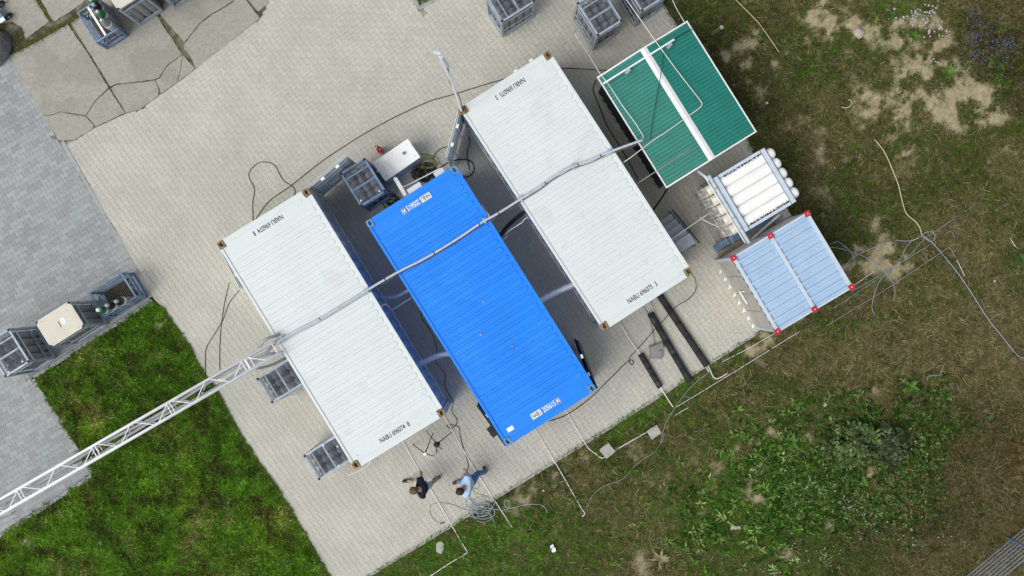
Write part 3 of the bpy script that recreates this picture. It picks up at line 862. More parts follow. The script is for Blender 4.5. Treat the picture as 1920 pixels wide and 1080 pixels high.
def dots(name, label, spots, r, cols, zr=(0.10, 0.22)):
    mb_v, mb_f, C = [], [], []
    cc = palette(len(spots), cols, 0.1)
    for k, (x, y) in enumerate(spots):
        c = P(x, y, rng.uniform(*zr)); o = len(mb_v); q = r * rng.uniform(0.6, 1.3)
        mb_v.append((c.x, c.y, c.z + q * 0.35))
        for i in range(6):
            a = i * math.pi / 3 + k
            mb_v.append((c.x + q * math.cos(a), c.y + q * math.sin(a), c.z + 0.1 * q * math.sin(3 * a)))
        mb_f += [(o, o + 1 + i, o + 1 + (i + 1) % 6) for i in range(6)]
        C += [(*cc[k], 1)] * 7
    me = bpy.data.meshes.new(name)
    me.from_pydata(mb_v, [], mb_f)
    at = me.color_attributes.new('Col', 'FLOAT_COLOR', 'POINT')
    at.data.foreach_set('color', np.array(C, np.float32).ravel())
    me.materials.append(LEAFM)
    tag(link(name, me), label, kind='stuff')
def cluster(lst):
    return np.concatenate([np.stack([rng.normal(cx, rx, n), rng.normal(cy, ry, n)], 1) for (cx, cy, rx, ry, n) in lst])
dots('white_flowers', 'white flower heads in the top right of the field', cluster([(1735, 24, 14, 14, 42), (1756, 55, 10, 7, 26), (1716, 32, 5, 6, 12), (1690, 40, 20, 16, 10), (1752, 115, 4, 3, 4)]), 0.022, [(0.62, 0.60, 0.60), (0.50, 0.48, 0.55)])
dots('blue_flowers', 'small blue flowers in the top right corner', cluster([(1832, 70, 14, 22, 70), (1885, 82, 14, 9, 60), (1830, 30, 10, 8, 20), (1880, 110, 30, 20, 40), (1820, 100, 16, 12, 24)]), 0.015, [(0.10, 0.12, 0.30), (0.15, 0.17, 0.33)])
dots('tiny_white_blossoms', 'tiny white blossoms scattered over the bottom right field', cluster([(1540, 1045, 20, 9, 34), (1630, 960, 26, 24, 30), (1480, 1035, 12, 12, 14), (1447, 1068, 9, 7, 16), (1700, 835, 26, 12, 14), (1580, 900, 50, 34, 26), (1690, 1010, 60, 30, 26), (1440, 1075, 10, 6, 10)]), 0.013, [(0.62, 0.62, 0.58), (0.5, 0.5, 0.45)], (0.05, 0.16))
dots('pale_pebbles', 'pale pebbles lying along the paving edge and on bare soil', cluster([(1010, 890, 40, 16, 34), (1060, 855, 30, 12, 14), (1205, 1050, 16, 12, 22), (1560, 330, 40, 60, 22), (1740, 180, 60, 50, 40), (1650, 490, 50, 30, 24), (1400, 110, 30, 40, 16)]), 0.013, [(0.5, 0.47, 0.40), (0.38, 0.35, 0.29)], (0.0, 0.012))

# weeds in the slab joints and along kerbs, and grass in the small bed
def joint_weeds():
    segs = [((18, 103), (128, 44), 4.0, 4200), ((128, 44), (165, 14), 3.6, 1600), ((70, 0), (97, 42), 2.2, 900), ((131, 45), (205, 162), 1.3, 260), ((207, 166), (240, 218), 1.0, 60), ((296, 28), (343, 100), 1.2, 220), ((343, 102), (366, 130), 1.2, 90),
            ((345, 80), (440, 2), 0.8, 60), ((95, 216), (165, 218), 0.8, 60), ((30, 60), (45, 92), 7, 700), ((464, 0), (480, 24), 1.2, 60), ((690, 1080), (960, 914), 1.4, 900), ((960, 914), (1240, 738), 1.4, 700), ((66, 708), (285, 564), 1.4, 900), ((64, 714), (172, 888), 1.4, 700), ((0, 1003), (170, 892), 1.4, 700),
            ((1215, 55), (1262, 20), 9, 110)]
    X, Y = [], []
    for (a, b, s, n) in segs:
        t = rng.random(n); X.append(a[0] + (b[0] - a[0]) * t + rng.normal(0, s, n)); Y.append(a[1] + (b[1] - a[1]) * t + rng.normal(0, s, n))
    bx, by = scatter(PLANTER_PX, 6000, (750, -40, 880, 20)); X.append(bx); Y.append(by)
    X, Y = np.concatenate(X), np.concatenate(Y); n = len(X)
    blade_mesh('joint_weeds', (X - 960) * HC / FPX, -(Y - 540) * HC / FPX, np.full(n, -0.025), rng.uniform(0.03, 0.09, n), rng.uniform(0.005, 0.012, n), rng.uniform(0, 6.283, n),
               rng.uniform(0.4, 1.3, n), rng.uniform(-0.5, 0.5, n), palette(n, OLIVES + DRIES + GREENS[:2], 0.3), GRASS, label='brown and green weeds growing in slab joints and along kerbs')
joint_weeds()

# plants that can be told apart
def rosette_plant(label, px, leaves, L, wf, cols, h=0.05):
    root = thing('weed_plant', label, 'plant', P(*px, -0.02), 0, 'single weeds in the field')
    for k in range(int(leaves * 1.5)):
        a = k * 2.4 + random.uniform(-0.5, 0.5)
        l = L * random.uniform(0.4, 1.1)
        c, s = math.cos(a), math.sin(a)
        n = 5
        vs, fs = [], []
        for i in range(n + 1):
            t = i / n
            w = wf * l * math.sin(math.pi * min(1, 0.12 + 0.88 * t)) * (1 - 0.25 * t)
            z = h + l * 0.45 * math.sin(t * 2.2) * random.uniform(0.9, 1.1)
            cx, cy = c * l * t, s * l * t
            vs += [(cx - s * w, cy + c * w, z + 0.01), (cx, cy, z - 0.006), (cx + s * w, cy - c * w, z + 0.01)]
            if i:
                o = i * 3
                fs += [(o - 3, o - 2, o + 1, o), (o - 2, o - 1, o + 2, o + 1)]
        MB().add(vs, fs).build('leaf', cols, root, True)
PALE = mat('pale_leaf', (0.26, 0.25, 0.12), 0.6, var=0.25, scale=30)
BRIGHT = mat('bright_leaf', (0.065, 0.15, 0.016), 0.55, var=0.45, scale=30)
MIDLEAF = mat('mid_leaf', (0.05, 0.115, 0.02), 0.55, var=0.3, scale=30)
rosette_plant('pale straw coloured rosette with long leaves at the bottom edge', (1237, 1046), 13, 0.27, 0.14, PALE)
rosette_plant('bright green spiky rosette in tan soil below the white flowers', (1711, 70), 15, 0.22, 0.10, BRIGHT)
rosette_plant('broad leaved green weed beside the blue flower patch', (1775, 138), 9, 0.24, 0.22, BRIGHT)
rosette_plant('dark green bushy weed above the white flowers', (1668, 28), 14, 0.17, 0.2, MIDLEAF)
rosette_plant('dark green weed just left of the spiky bright rosette', (1688, 62), 14, 0.15, 0.2, MIDLEAF)
rosette_plant('yellow green dock plant below the mugwort shrub', (1616, 905), 9, 0.2, 0.2, BRIGHT)
rosette_plant('large fresh green dock plant with upright leaves left of the mugwort', (1482, 828), 12, 0.26, 0.17, BRIGHT)
rosette_plant('big leaf rosette beside the bent wire frame', (1705, 724), 12, 0.25, 0.2, BRIGHT)
rosette_plant('light green coarse tuft near the top of the lower lawn', (318, 838), 22, 0.26, 0.05, BRIGHT)
rosette_plant('green weed near the right edge beyond the wire ends', (1914, 487), 12, 0.24, 0.2, MIDLEAF)

def shrub(label, px, rx, ry, h, cols, n, leafl):
    root = thing('mugwort_shrub', label, 'shrub', P(*px, -0.02), 0, 'mugwort shrubs in the field')
    st = MB()
    for k in range(14):
        a = k * 2.4; q = math.sqrt((k + 0.5) / 14)
        ex, ey = rx * 0.8 * q * math.cos(a), ry * 0.8 * q * math.sin(a)
        st.tube(spline([(0.03 * math.cos(a), 0.03 * math.sin(a), 0), (ex * 0.5, ey * 0.5, h * 0.55), (ex, ey, h * (1 - 0.4 * q))], 4), 0.006, 5)
    st.build('stem', WOOD, root)
    a = rng.uniform(0, 6.283, n); q = np.sqrt(rng.random(n))
    # leaves gather on branch ends so that dark gaps stay between them
    ce = rng.integers(0, 34, n)
    hs_ = np.random.default_rng(int(px[0])); ca = (hs_.random(34) * 6.283)[ce]; cq = np.sqrt(hs_.random(34) * 1.1)[ce]
    cx = rx * cq * np.cos(ca) + rng.normal(0, 0.05, n); cy = ry * cq * np.sin(ca) + rng.normal(0, 0.05, n)
    z = h * (1 - 0.55 * cq) + rng.normal(0, 0.07, n)
    lt = 0.45 + 0.9 * (ce * 0.618 % 1.0)
    az = np.arctan2(cy, cx) + rng.normal(0, 1.3, n)
    col = palette(n, cols, 0.25) * lt[:, None]
    blade_mesh('foliage', cx, cy, z, rng.uniform(0.5, 1.1, n) * leafl, rng.uniform(0.25, 0.5, n) * leafl, az, rng.uniform(-0.1, 0.7, n), rng.uniform(-0.6, 0.3, n), col, LEAFM, kind=None, parent=root)
shrub('grey green mugwort shrub with jagged pale leaves', (1592, 828), 0.62, 0.42, 0.6, [(0.085, 0.145, 0.04), (0.17, 0.235, 0.10), (0.035, 0.07, 0.015), (0.12, 0.175, 0.06)], 1000, 0.20)
shrub('darker blue grey mugwort shrub right of the pale one', (1664, 828), 0.30, 0.44, 0.45, [(0.07, 0.11, 0.045), (0.14, 0.17, 0.10), (0.03, 0.055, 0.02)], 420, 0.18)
# ------------------------------------------------------------------ lettering
def text_mesh(s, size, m, name='lettering', xs=0.8, bold=0.0, ext=0.0015, width=None):
    cu = bpy.data.curves.new('txt', 'FONT')
    cu.body = s
    cu.size = size / 0.72
    cu.extrude = ext
    cu.offset = bold
    cu.align_x = 'CENTER'; cu.align_y = 'CENTER'
    ob = bpy.data.objects.new('txt', cu)
    COL.objects.link(ob)
    dg = bpy.context.evaluated_depsgraph_get()
    me = bpy.data.meshes.new_from_object(ob.evaluated_get(dg))
    bpy.data.objects.remove(ob); bpy.data.curves.remove(cu)
    v = np.empty(len(me.vertices) * 3, np.float32); me.vertices.foreach_get('co', v); v = v.reshape(-1, 3)
    v[:, 0] *= xs if width is None else width / float(v[:, 0].max() - v[:, 0].min())
    v[:, 0] -= (v[:, 0].min() + v[:, 0].max()) / 2; v[:, 1] -= (v[:, 1].min() + v[:, 1].max()) / 2
    me.vertices.foreach_set('co', v.ravel()); me.update()
    me.materials.clear(); me.materials.append(m)
    me.name = name
    return me, float(v[:, 0].max() - v[:, 0].min())

# ------------------------------------------------------------------ shipping containers
CL, CW, CH = 6.058, 2.438, 2.591
def corr_wall(length, z0, z1, depth=0.036, pitch=0.278):
    pts = []
    x = -length / 2
    while x < length / 2 - pitch * 0.9:
        pts += [(x, 0), (x + 0.072, 0), (x + 0.140, depth), (x + 0.210, depth)]
        x += pitch
    pts += [(x, 0), (length / 2, 0)]
    mb = MB()
    vs = [(p[0], p[1], z0) for p in pts] + [(p[0], p[1], z1) for p in pts]
    n = len(pts)
    return mb.add(vs, [(i, i + 1, n + i + 1, n + i) for i in range(n - 1)])

def rib_roof(y_half):
    """flat sheet with raised, round-ended transverse ribs"""
    mb = MB()
    zt = CH - 0.026
    a, b, nx_, ny_ = CL / 2 - .05, CW / 2 - .05, .132, .116
    mb.prism([(-a + nx_, -b), (a - nx_, -b), (a - nx_, -b + ny_), (a, -b + ny_), (a, b - ny_), (a - nx_, b - ny_), (a - nx_, b), (-a + nx_, b), (-a + nx_, b - ny_), (-a, b - ny_), (-a, -b + ny_), (-a + nx_, -b + ny_)], zt - .02, zt)
    n, pitch = 25, 0.2105
    for k in range(n):
        cx = (k - (n - 1) / 2) * pitch
        def ring(hw, z, ye):
            pts = []
            for i in range(7):
                a = math.pi * i / 6
                pts.append((cx + hw * math.cos(a), ye + hw * math.sin(a), z))
            for i in range(7):
                a = math.pi + math.pi * i / 6
                pts.append((cx + hw * math.cos(a), -ye + hw * math.sin(a), z))
            return pts
        a, b = ring(0.074, zt + 0.0005, y_half - 0.078), ring(0.059, zt + 0.014, y_half - 0.078)
        m = len(a)
        fs = [(i, (i + 1) % m, m + (i + 1) % m, m + i) for i in range(m)] + [tuple(range(m, 2 * m))]
        mb.add(a + b, fs)
    return mb

def fitting_mesh(m, name='corner_fitting'):
    lx, ly, h = 0.178, 0.162, 0.118
    mb = MB()
    K = 16
    out, inn = [], []
    for i in range(K):
        a = 2 * math.pi * (i + 0.5) / K
        c, s = math.cos(a), math.sin(a)
        t = min(lx / 2 / abs(c) if abs(c) > 1e-6 else 9, ly / 2 / abs(s) if abs(s) > 1e-6 else 9)
        out.append((c * t, s * t)); inn.append((0.058 * c, 0.033 * s))
    # square corners
    vs = [(x, y, 0) for x, y in out] + [(x, y, 0) for x, y in inn] + [(x, y, -0.09) for x, y in inn] + [(x, y, -h) for x, y in out]
    fs = []
    for i in range(K):
        j = (i + 1) % K
        fs += [(i, j, K + j, K + i), (K + i, K + j, 2 * K + j, 2 * K + i), (j, i, 3 * K + i, 3 * K + j)]
    fs += [tuple(range(2 * K, 3 * K))]
    mb.add(vs, fs)
    return mb.mesh(name, m)

def door_leaf(root, hinge, ang, w, paint, flip, inner, label=None):
    """leaf swings about a vertical hinge line; local x runs along the leaf away from the hinge"""
    d = thing_part('door', root, hinge, ang)
    mb = MB().box((w / 2, 0, 1.27), (w, 0.035, 2.22))
    for z in (0.55, 1.0, 1.45, 1.9):
        mb.box((w / 2, 0.024 * flip, z), (w - 0.16, 0.02, 0.22))
    mb.box((w / 2, 0, 2.40), (w, 0.05, 0.05)); mb.box((w / 2, 0, 0.17), (w, 0.05, 0.05))
    me = mb.mesh('door', paint)
    d.data = me
    for q in (0.33, 0.72):
        b = MB().cyl((w * q, 0.055 * flip, 0.12), (w * q, 0.055 * flip, 2.45), 0.017, 6)
        b.box((w * q, 0.06 * flip, 2.43), (0.09, 0.05, 0.05)); b.box((w * q + 0.12, 0.075 * flip, 1.1), (0.26, 0.02, 0.04))
        b.build('locking_bar', ALU, d)
    MB().box((w / 2, 0, 2.432), (w - 0.01, 0.012, 0.012)).box((0.006, 0, 1.27), (0.014, 0.07, 2.2)).build('door_seal', RUBBER, d)
    hb = MB()
    for z in (0.3, 0.95, 1.6, 2.25):
        hb.box((0.03, 0, z), (0.12, 0.06, 0.09))
    hb.build('hinge', STEEL, d)
    if label: d['label'] = label
    return d

def thing_part(name, parent, loc, rz):
    me = bpy.data.meshes.new(name)
    o = bpy.data.objects.new(name, me)
    COL.objects.link(o); o.parent = parent; o.location = loc; o.rotation_euler = (0, 0, rz)
    return o

def container(name, label, px, ang, paint, fit, text, blue=False):
    c = P(px[0], px[1], CH)
    root = thing(name, label, 'container', (c.x, c.y, 0), ang, 'shipping containers on the paving')
    rib_roof(CW / 2 - 0.085).build('roof_panel', paint, root)
    for s in (-1, 1):
        MB().box((0, s * (CW / 2 - 0.03), CH - 0.035), (CL - 0.36, 0.06, 0.07)).build('top_rail', paint, root)
        MB().box((0, s * (CW / 2 - 0.05), 0.11), (CL - 0.36, 0.06, 0.16)).build('bottom_rail', paint, root)
        w = corr_wall(CL - 0.3, 0.15, CH - 0.06).build('side_wall', paint, root)
        w.location = (0, s * (CW / 2 - 0.045), 0); w.rotation_euler = (0, 0, 0 if s < 0 else math.pi)
        MB().box((s * (CL / 2 - 0.06), 0, CH - 0.042), (0.12, CW - 0.34, 0.06)).build('header', paint, root)
        MB().box((s * (CL / 2 - 0.30), 0, CH - 0.021), (0.30, CW - 0.55, 0.008)).build('roof_end_plate', paint, root)
        for q in (-1, 1):
            MB().box((s * (CL / 2 - 0.36), q * (CW / 2 - 0.235), CH - 0.0215), (0.33, 0.25, 0.005)).build('corner_gusset', paint, root)
    fm = fitting_mesh(fit); fmb = fitting_mesh(fit if blue else STEEL)
    for sx in (-1, 1):
        for sy in (-1, 1):
            link('corner_fitting', fm, root, (sx * (CL / 2 - 0.089), sy * (CW / 2 - 0.081), CH))
            link('corner_fitting', fmb, root, (sx * (CL / 2 - 0.089), sy * (CW / 2 - 0.081), 0.119))
            MB().box((sx * (CL / 2 - 0.07), sy * (CW / 2 - 0.065), 1.296), (0.13, 0.11, 2.35)).build('corner_post', paint, root)
    MB().box((0, 0, 0.14), (CL - 0.3, CW - 0.2, 0.03)).build('floor', WOOD, root)
    # lettering at both ends
    for s in (1, -1):
        rz = math.pi / 2 * s
        x = s * 2.765
        def put(me, off, z, nm):
            o = link(nm, me, root, (x, off * s, z), rz)
            return o
        z = CH - 0.0155
        if not blue:
            me, w = text_mesh(text[0] + ' ' + text[1] + '  ' + text[2], 0.118, INK, bold=0.002, width=0.78)
            put(me, 0, z, 'lettering')
        else:
            pl = MB().box((0, 0, 0), (0.26, 0.14, 0.003)).mesh('letter_plate', DECAL)
            put(pl, -0.25, z, 'letter_plate')
            me, w = text_mesh(text[0], 0.11, INK, bold=0.001, width=0.215); put(me, -0.25, z + 0.003, 'lettering')
            me, w = text_mesh(text[1], 0.13, DECAL, bold=0.002, width=0.335); put(me, 0.085, z, 'lettering')
            pl = MB().box((0, 0, 0), (0.095, 0.14, 0.003)).mesh('letter_plate', DECAL)
            put(pl, 0.335, z, 'letter_plate')
            me, w = text_mesh(text[2], 0.115, INK, xs=0.75, bold=0.001); put(me, 0.335, z + 0.003, 'lettering')
            fr = MB()
            for (cx, cy, sx, sy) in ((0, 0.062, 0.088, 0.007), (0, -0.062, 0.088, 0.007), (0.040, 0, 0.007, 0.118), (-0.040, 0, 0.007, 0.118)):
                fr.box((cx, cy, 0.002), (sx, sy, 0.003))
            put(fr.mesh('letter_frame', INK), 0.335, z + 0.001, 'letter_frame')
    return root

def end_wall(root, s, paint):
    w = corr_wall(CW - 0.22, 0.15, CH - 0.06, pitch=0.25).build('end_wall', paint, root)
    w.location = (s * (CL / 2 - 0.05), 0, 0); w.rotation_euler = (0, 0, math.pi / 2 if s > 0 else -math.pi / 2)

AW = math.atan2
A_ANG, C_ANG, B_ANG = AW(-425, 260), AW(-419, 264), AW(-415, 269)
cA = container('shipping_container', 'white container numbered 696074 8 at the end of the lattice truss', (621, 616.5), A_ANG, WHITE, RUST, ('NABU', '696074', '8'))
cB = container('shipping_container', 'white container numbered 696075 3 next to the green shed', (1080.5, 357.5), B_ANG, WHITE, RUST, ('NABU', '696075', '3'))
cC = container('shipping_container', 'bright blue container numbered 205615 between the two white ones', (901.8, 573.5), C_ANG, BLUE, BLUEFIT, ('NABU', '205615', '2'), True)
def rel(ang, pdir):
    """angle, in the container's own frame, of a direction given in photo pixels"""
    return AW(-pdir[1], pdir[0]) - ang
hx = CL / 2 - 0.02; hy = CW / 2 + 0.01
end_wall(cA, 1, WHITE)
door_leaf(cA, (-hx - 0.03, hy, 0), rel(A_ANG, (73, -62)), 1.13, WHITE, -1, None, 'open white door leaf with blue reflections and a brown label')
door_leaf(cA, (-hx - 0.01, -hy, 0), rel(A_ANG, (44, 86)), 1.13, WHITE, 1, None)
end_wall(cB, 1, WHITE)
door_leaf(cB, (-hx - 0.01, -hy, 0), rel(B_ANG, (-27, 98)), 1.13, WHITE, 1, None)
door_leaf(cB, (-hx - 0.02, hy - 0.1, 0), rel(B_ANG, (-168, 116)), 1.10, WHITE, -1, None)
end_wall(cC, -1, BLUE)
door_leaf(cC, (hx + 0.01, hy, 0), rel(C_ANG, (-40, -106)), 1.13, DOORSHADE, 1, None)
door_leaf(cC, (hx + 0.01, -hy, 0), rel(C_ANG, (-64, -90)), 1.13, DOORSHADE, -1, None)
# brown label plate on the open leaf, sticker and vents on the blue roof
MB().box((0.5, 0.045, 1.5), (0.34, 0.01, 0.09)).build('label_plate', WOOD, [o for o in cA.children if o.name.startswith('door')][0])
MB().box((2.73, -0.93, CH - 0.012), (0.10, 0.16, 0.004)).build('sticker', DECAL, cC)
for (x, y) in ((-0.05, 0.1), (0.55, -0.35), (1.15, 0.12)):
    MB().lathe([(0.028, 0), (0.02, 0.03), (0.006, 0.035)], 8, (x, y, CH - 0.02)).build('roof_vent', STEEL, cC)
vb = MB().box((0, 0, 0), (0.26, 0.11, 0.2))
vb.box((0.05, 0, 0.06), (0.1, 0.13, 0.1))
vbo = vb.build('handle_box', RUBBER, cC); vbo.location = (2.68, -1.42, 1.2); vbo.rotation_euler = (0, 0, 0.15)

# ------------------------------------------------------------------ gas cylinder bundles
def cyl_mesh(m, r=0.112, h=1.62):
    return MB().lathe([(r * 0.9, 0), (r, 0.03), (r, h * 0.80), (r * 0.86, h * 0.88), (r * 0.45, h * 0.95), (0.03, h * 0.965), (0.03, h)], 12).mesh('gas_cylinder', m, True)
CYLM = cyl_mesh(CYLG)

def bundle(label, px, ang, L=0.93, W=0.69, H=1.85, lid=False, frame=STEEL, group='gas cylinder bundles', nx=4, ny=3, dots_=None):
    c = P(px[0], px[1], H)
    root = thing('gas_cylinder_bundle', label, 'gas bundle', (c.x, c.y, 0), ang, group)
    bf = MB()
    for s in (-1, 1):
        bf.box((0, s * (W / 2 - .03), .09), (L, .06, .12)); bf.box((s * (L / 2 - .03), 0, .09), (.06, W - .12, .12))
    bf.box((0, 0, .04), (L - .1, .1, .08))
    bf.build('base_frame', frame, root)
    MB().box((0, 0, .125), (L - .13, W - .13, .02)).build('base_plate', DARK, root)
    pm = MB().box((0, 0, H / 2), (.055, .055, H - .04)).mesh('post', frame)
    cap = MB().lathe([(.030, 0), (.030, .012), (.012, .022)], 8).mesh('corner_cap', RUBBER)
    for sx in (-1, 1):
        for sy in (-1, 1):
            link('post', pm, root, (sx * (L / 2 - .028), sy * (W / 2 - .028), 0))
            link('corner_cap', cap, root, (sx * (L / 2 - .028), sy * (W / 2 - .028), H - .02))
    tf = MB()
    for s in (-1, 1):
        tf.box((0, s * (W / 2 - .022), H - .055), (L - .09, .044, .07)); tf.box((s * (L / 2 - .022), 0, H - .055), (.044, W - .09, .07))
    tf.build('top_frame', frame, root)
    for s in (-1, 1):
        MB().box((0, s * (W / 2 - .012), H * .80), (L - .1, .02, .09)).build('side_rail', frame, root)
        MB().box((s * (L / 2 - .012), 0, H * .80), (.02, W - .1, .09)).build('side_rail', frame, root)
        MB().box((0, s * (W / 2 - .012), H * .36), (L - .1, .02, .06)).build('side_rail', frame, root)
    for i in range(nx):
        for j in range(ny):
            g = link('gas_cylinder', CYLM, root, ((i - (nx - 1) / 2) * (L - .11) / nx, (j - (ny - 1) / 2) * (W - .1) / ny, .136))
    mf = MB()
    for j in range(ny):
        y = (j - (ny - 1) / 2) * (W - .1) / ny
        mf.cyl((-(L - .2) / 2, y, 1.765), ((L - .2) / 2, y, 1.765), .008, 5)
        for i in range(nx):
            x = (i - (nx - 1) / 2) * (L - .11) / nx
            mf.box((x, y, 1.762), (.04, .04, .04))
    mf.cyl((.05, -(W - .2) / 2, 1.775), (.05, (W - .2) / 2, 1.775), .009, 5)
    mf.build('manifold', STEELB, root)
    if lid:
        c_ = 0.09; a, b = L / 2 + .005, W / 2 + .005
        l = MB().prism([(-a, -b + c_), (-a + c_, -b), (a - c_, -b), (a, -b + c_), (a, b - c_), (a - c_, b), (-a + c_, b), (-a, b - c_)], H - .018, H + .006).build('lid', CREAM, root)
        MB().box((.0, .0, H + .0075), (.016, .16, .003)).build('slot', DARK, l)
        MB().box((.11, .03, H + .0075), (.10, .16, .003)).build('paper_label', LBLUE2, l)
        for sx in (-1, 1):
            for sy in (-1, 1):
                MB().lathe([(.012, 0), (.012, .006)], 8, (sx * (a - .12), sy * (b - .06), H + .006)).build('screw', STEEL, l)
    else:
        gr = MB()
        kx, ky = 22, 16
        for i in range(kx):
            x = (i - (kx - 1) / 2) * (L - .1) / kx
            gr.box((x, 0, H - .034), (.0045, W - .09, .006))
        for j in range(ky):
            y = (j - (ky - 1) / 2) * (W - .1) / ky
            gr.box((0, y, H - .041), (L - .09, .0045, .006))
        gr.build('roof_grille', GRILLE, root)
        MB().box((0.04, 0, H - .048), (.055, W - .09, .02)).build('roof_bar', frame, root)
        MB().box((-0.27, 0, H - .050), (.035, W - .09, .02)).build('roof_bar', frame, root)
        for (x, y) in (dots_ or []):
            MB().lathe([(.022, 0), (.022, .02), (.01, .026)], 10, (x, y, H - .03)).build('white_cap', DECAL, root)
    return root
AD, AN = -R(57.8), R(32.0)
bundle('mesh topped gas bundle standing at the top edge, left of the other two', (957.6, -1.1), AN)
bundle('mesh topped gas bundle with white corner caps above the green shed', (1124, 21.9), AD, dots_=[(.43, .31), (.43, -.31)])
bundle('gas bundle cut by the top edge, nearest to the field', (1206.8, -24.3), AD)
bundle('gas bundle with mesh top cut by the left edge of the photo', (12.3, 662), AD, dots_=[(.36, .2), (.40, -.2)])
bundle('gas bundle covered by a cream board lid beside the lawn', (112.3, 608.2), AN, lid=True)
bundle('gas bundle tucked against the white container just below the truss end', (526.2, 713.9), AN)
bundle('gas bundle with white caps at the lower corner of the left white container', (614.3, 858.2), AN, dots_=[(.06, .30), (.12, -.3), (.33, .1)])
bundle('dark blue grey gas bundle between the open white door and the white cabinet', (680, 341.8), AD, frame=STEELB, dots_=[(.38, .22), (.34, -.26)])
bundle('gas bundle with cream lid at the top left, beside the open crate', (224.3, -27.3), AD, lid=True)
bundle('gas bundle of which only a lower corner shows at the top left', (293.5, -62), AD)

def stillage(label, px, ang, L, W, H, frame, mid=False):
    c = P(px[0], px[1], H)
    root = thing('open_crate', label, 'crate', (c.x, c.y, 0), ang, 'open steel crates for loose cylinders')
    MB().box((0, 0, .10), (L - .06, W - .06, .02)).build('base_plate', DARK, root)
    bf = MB()
    for s in (-1, 1):
        bf.box((0, s * (W / 2 - .03), .07), (L, .06, .12)); bf.box((s * (L / 2 - .03), 0, .07), (.06, W - .12, .12))
    bf.build('base_frame', frame, root)
    pm = MB().box((0, 0, H / 2), (.05, .05, H - .02)).mesh('post', frame)
    for sx in (-1, 1):
        for sy in (-1, 1):
            link('post', pm, root, (sx * (L / 2 - .025), sy * (W / 2 - .025), 0))
    for s in (-1, 1):
        MB().box((0, s * (W / 2 - .02), H - .03), (L - .06, .04, .05)).build('top_rail', frame, root)
        MB().box((s * (L / 2 - .02), 0, H - .032), (.04, W - .06, .05)).build('top_rail', frame, root)
        MB().box((0, s * (W / 2 - .02), H * .5), (L - .08, .03, .04)).build('middle_rail', frame, root)
        MB().box((s * (L / 2 - .02), 0, H * .5), (.03, W - .08, .04)).build('middle_rail', frame, root)
        MB().bar((s * (L / 2 - .02), -W / 2 + .05, .15), (s * (L / 2 - .02), 0, H - .06), .025).bar((s * (L / 2 - .02), W / 2 - .05, .15), (s * (L / 2 - .02), 0, H - .06), .025).build('brace', frame, root)
    fl = MB()
    for i in range(18):
        fl.box(((i - 8.5) * (L - .1) / 18, 0, .118), (.008, W - .1, .01))
    for i in range(13):
        fl.box((0, (i - 6) * (W - .1) / 13, .124), (L - .1, .008, .01))
    fl.build('floor_mesh', WOOD, root)
    for s in (-1, 1):
        wl = MB()
        for i in range(14):
            wl.box(((i - 6.5) * (L - .1) / 14, s * (W / 2 - .028), H / 2), (.006, .006, H - .2))
        wl.build('side_mesh', frame, root)
    if mid:
        MB().box((0, -.02, H - .035), (L - .06, .05, .05)).build('divider_rail', ALU, root)
    return root
stillage('open steel crate holding three loose cylinders beside the lawn corner', (210.8, 553), AN, .935, .71, 1.0, STEELB)
stillage('dark open crate with chrome capped cylinders at the top left', (182.3, 38.9), AD, .88, .63, .88, STEELB, True)

def loose_cyl(label, px, body, shoulder, capm, h=1.45, r=.105, tagged=None):
    ztop = h + .11
    c = P(px[0], px[1], ztop)
    root = thing('gas_cylinder', label, 'gas cylinder', (c.x, c.y, .12), random.uniform(0, 6), 'loose gas cylinders in crates')
    MB().lathe([(r * .92, 0), (r, .03), (r, h * .82)], 16).build('body', body, root, True)
    MB().lathe([(r, h * .82), (r * .88, h * .89), (r * .5, h * .95), (.035, h * .97)], 16).build('shoulder', shoulder, root, True)
    MB().lathe([(.045, h * .96), (.05, h), (.047, h + .05), (.03, h + .075), (.01, h + .08)], 14).build('cap', capm, root, True)
    MB().lathe([(r * 1.02, h * .70), (r * 1.02, h * .76)], 16).build('band', tagged or DECAL, root, True)
    return root
loose_cyl('black shouldered cylinder with a grey cap, nearest the crate corner by the beige paving', (218.5, 565), CYLG, RUBBER, STEEL)
loose_cyl('black shouldered cylinder standing in the middle of the three', (201.5, 572.5), CYLG, RUBBER, STEEL)
loose_cyl('green shouldered cylinder with white tag, leftmost of the three', (184.5, 581), CYLG, GREENPAINT, DECAL)
loose_cyl('chrome capped grey cylinder, lowest in the dark top left crate', (191.5, 38), CYLG, CYLG, STEELC)
loose_cyl('chrome capped cylinder with green ring in the dark top left crate', (183.5, 22), CYLG, GREENPAINT, STEELC)
loose_cyl('dark capped cylinder third from the bottom in the top left crate', (176, 9), CYLG, RUBBER, STEEL)
loose_cyl('cylinder with green ring cut by the top edge of the photo', (170, -2), CYLG, GREENPAINT, DECAL)

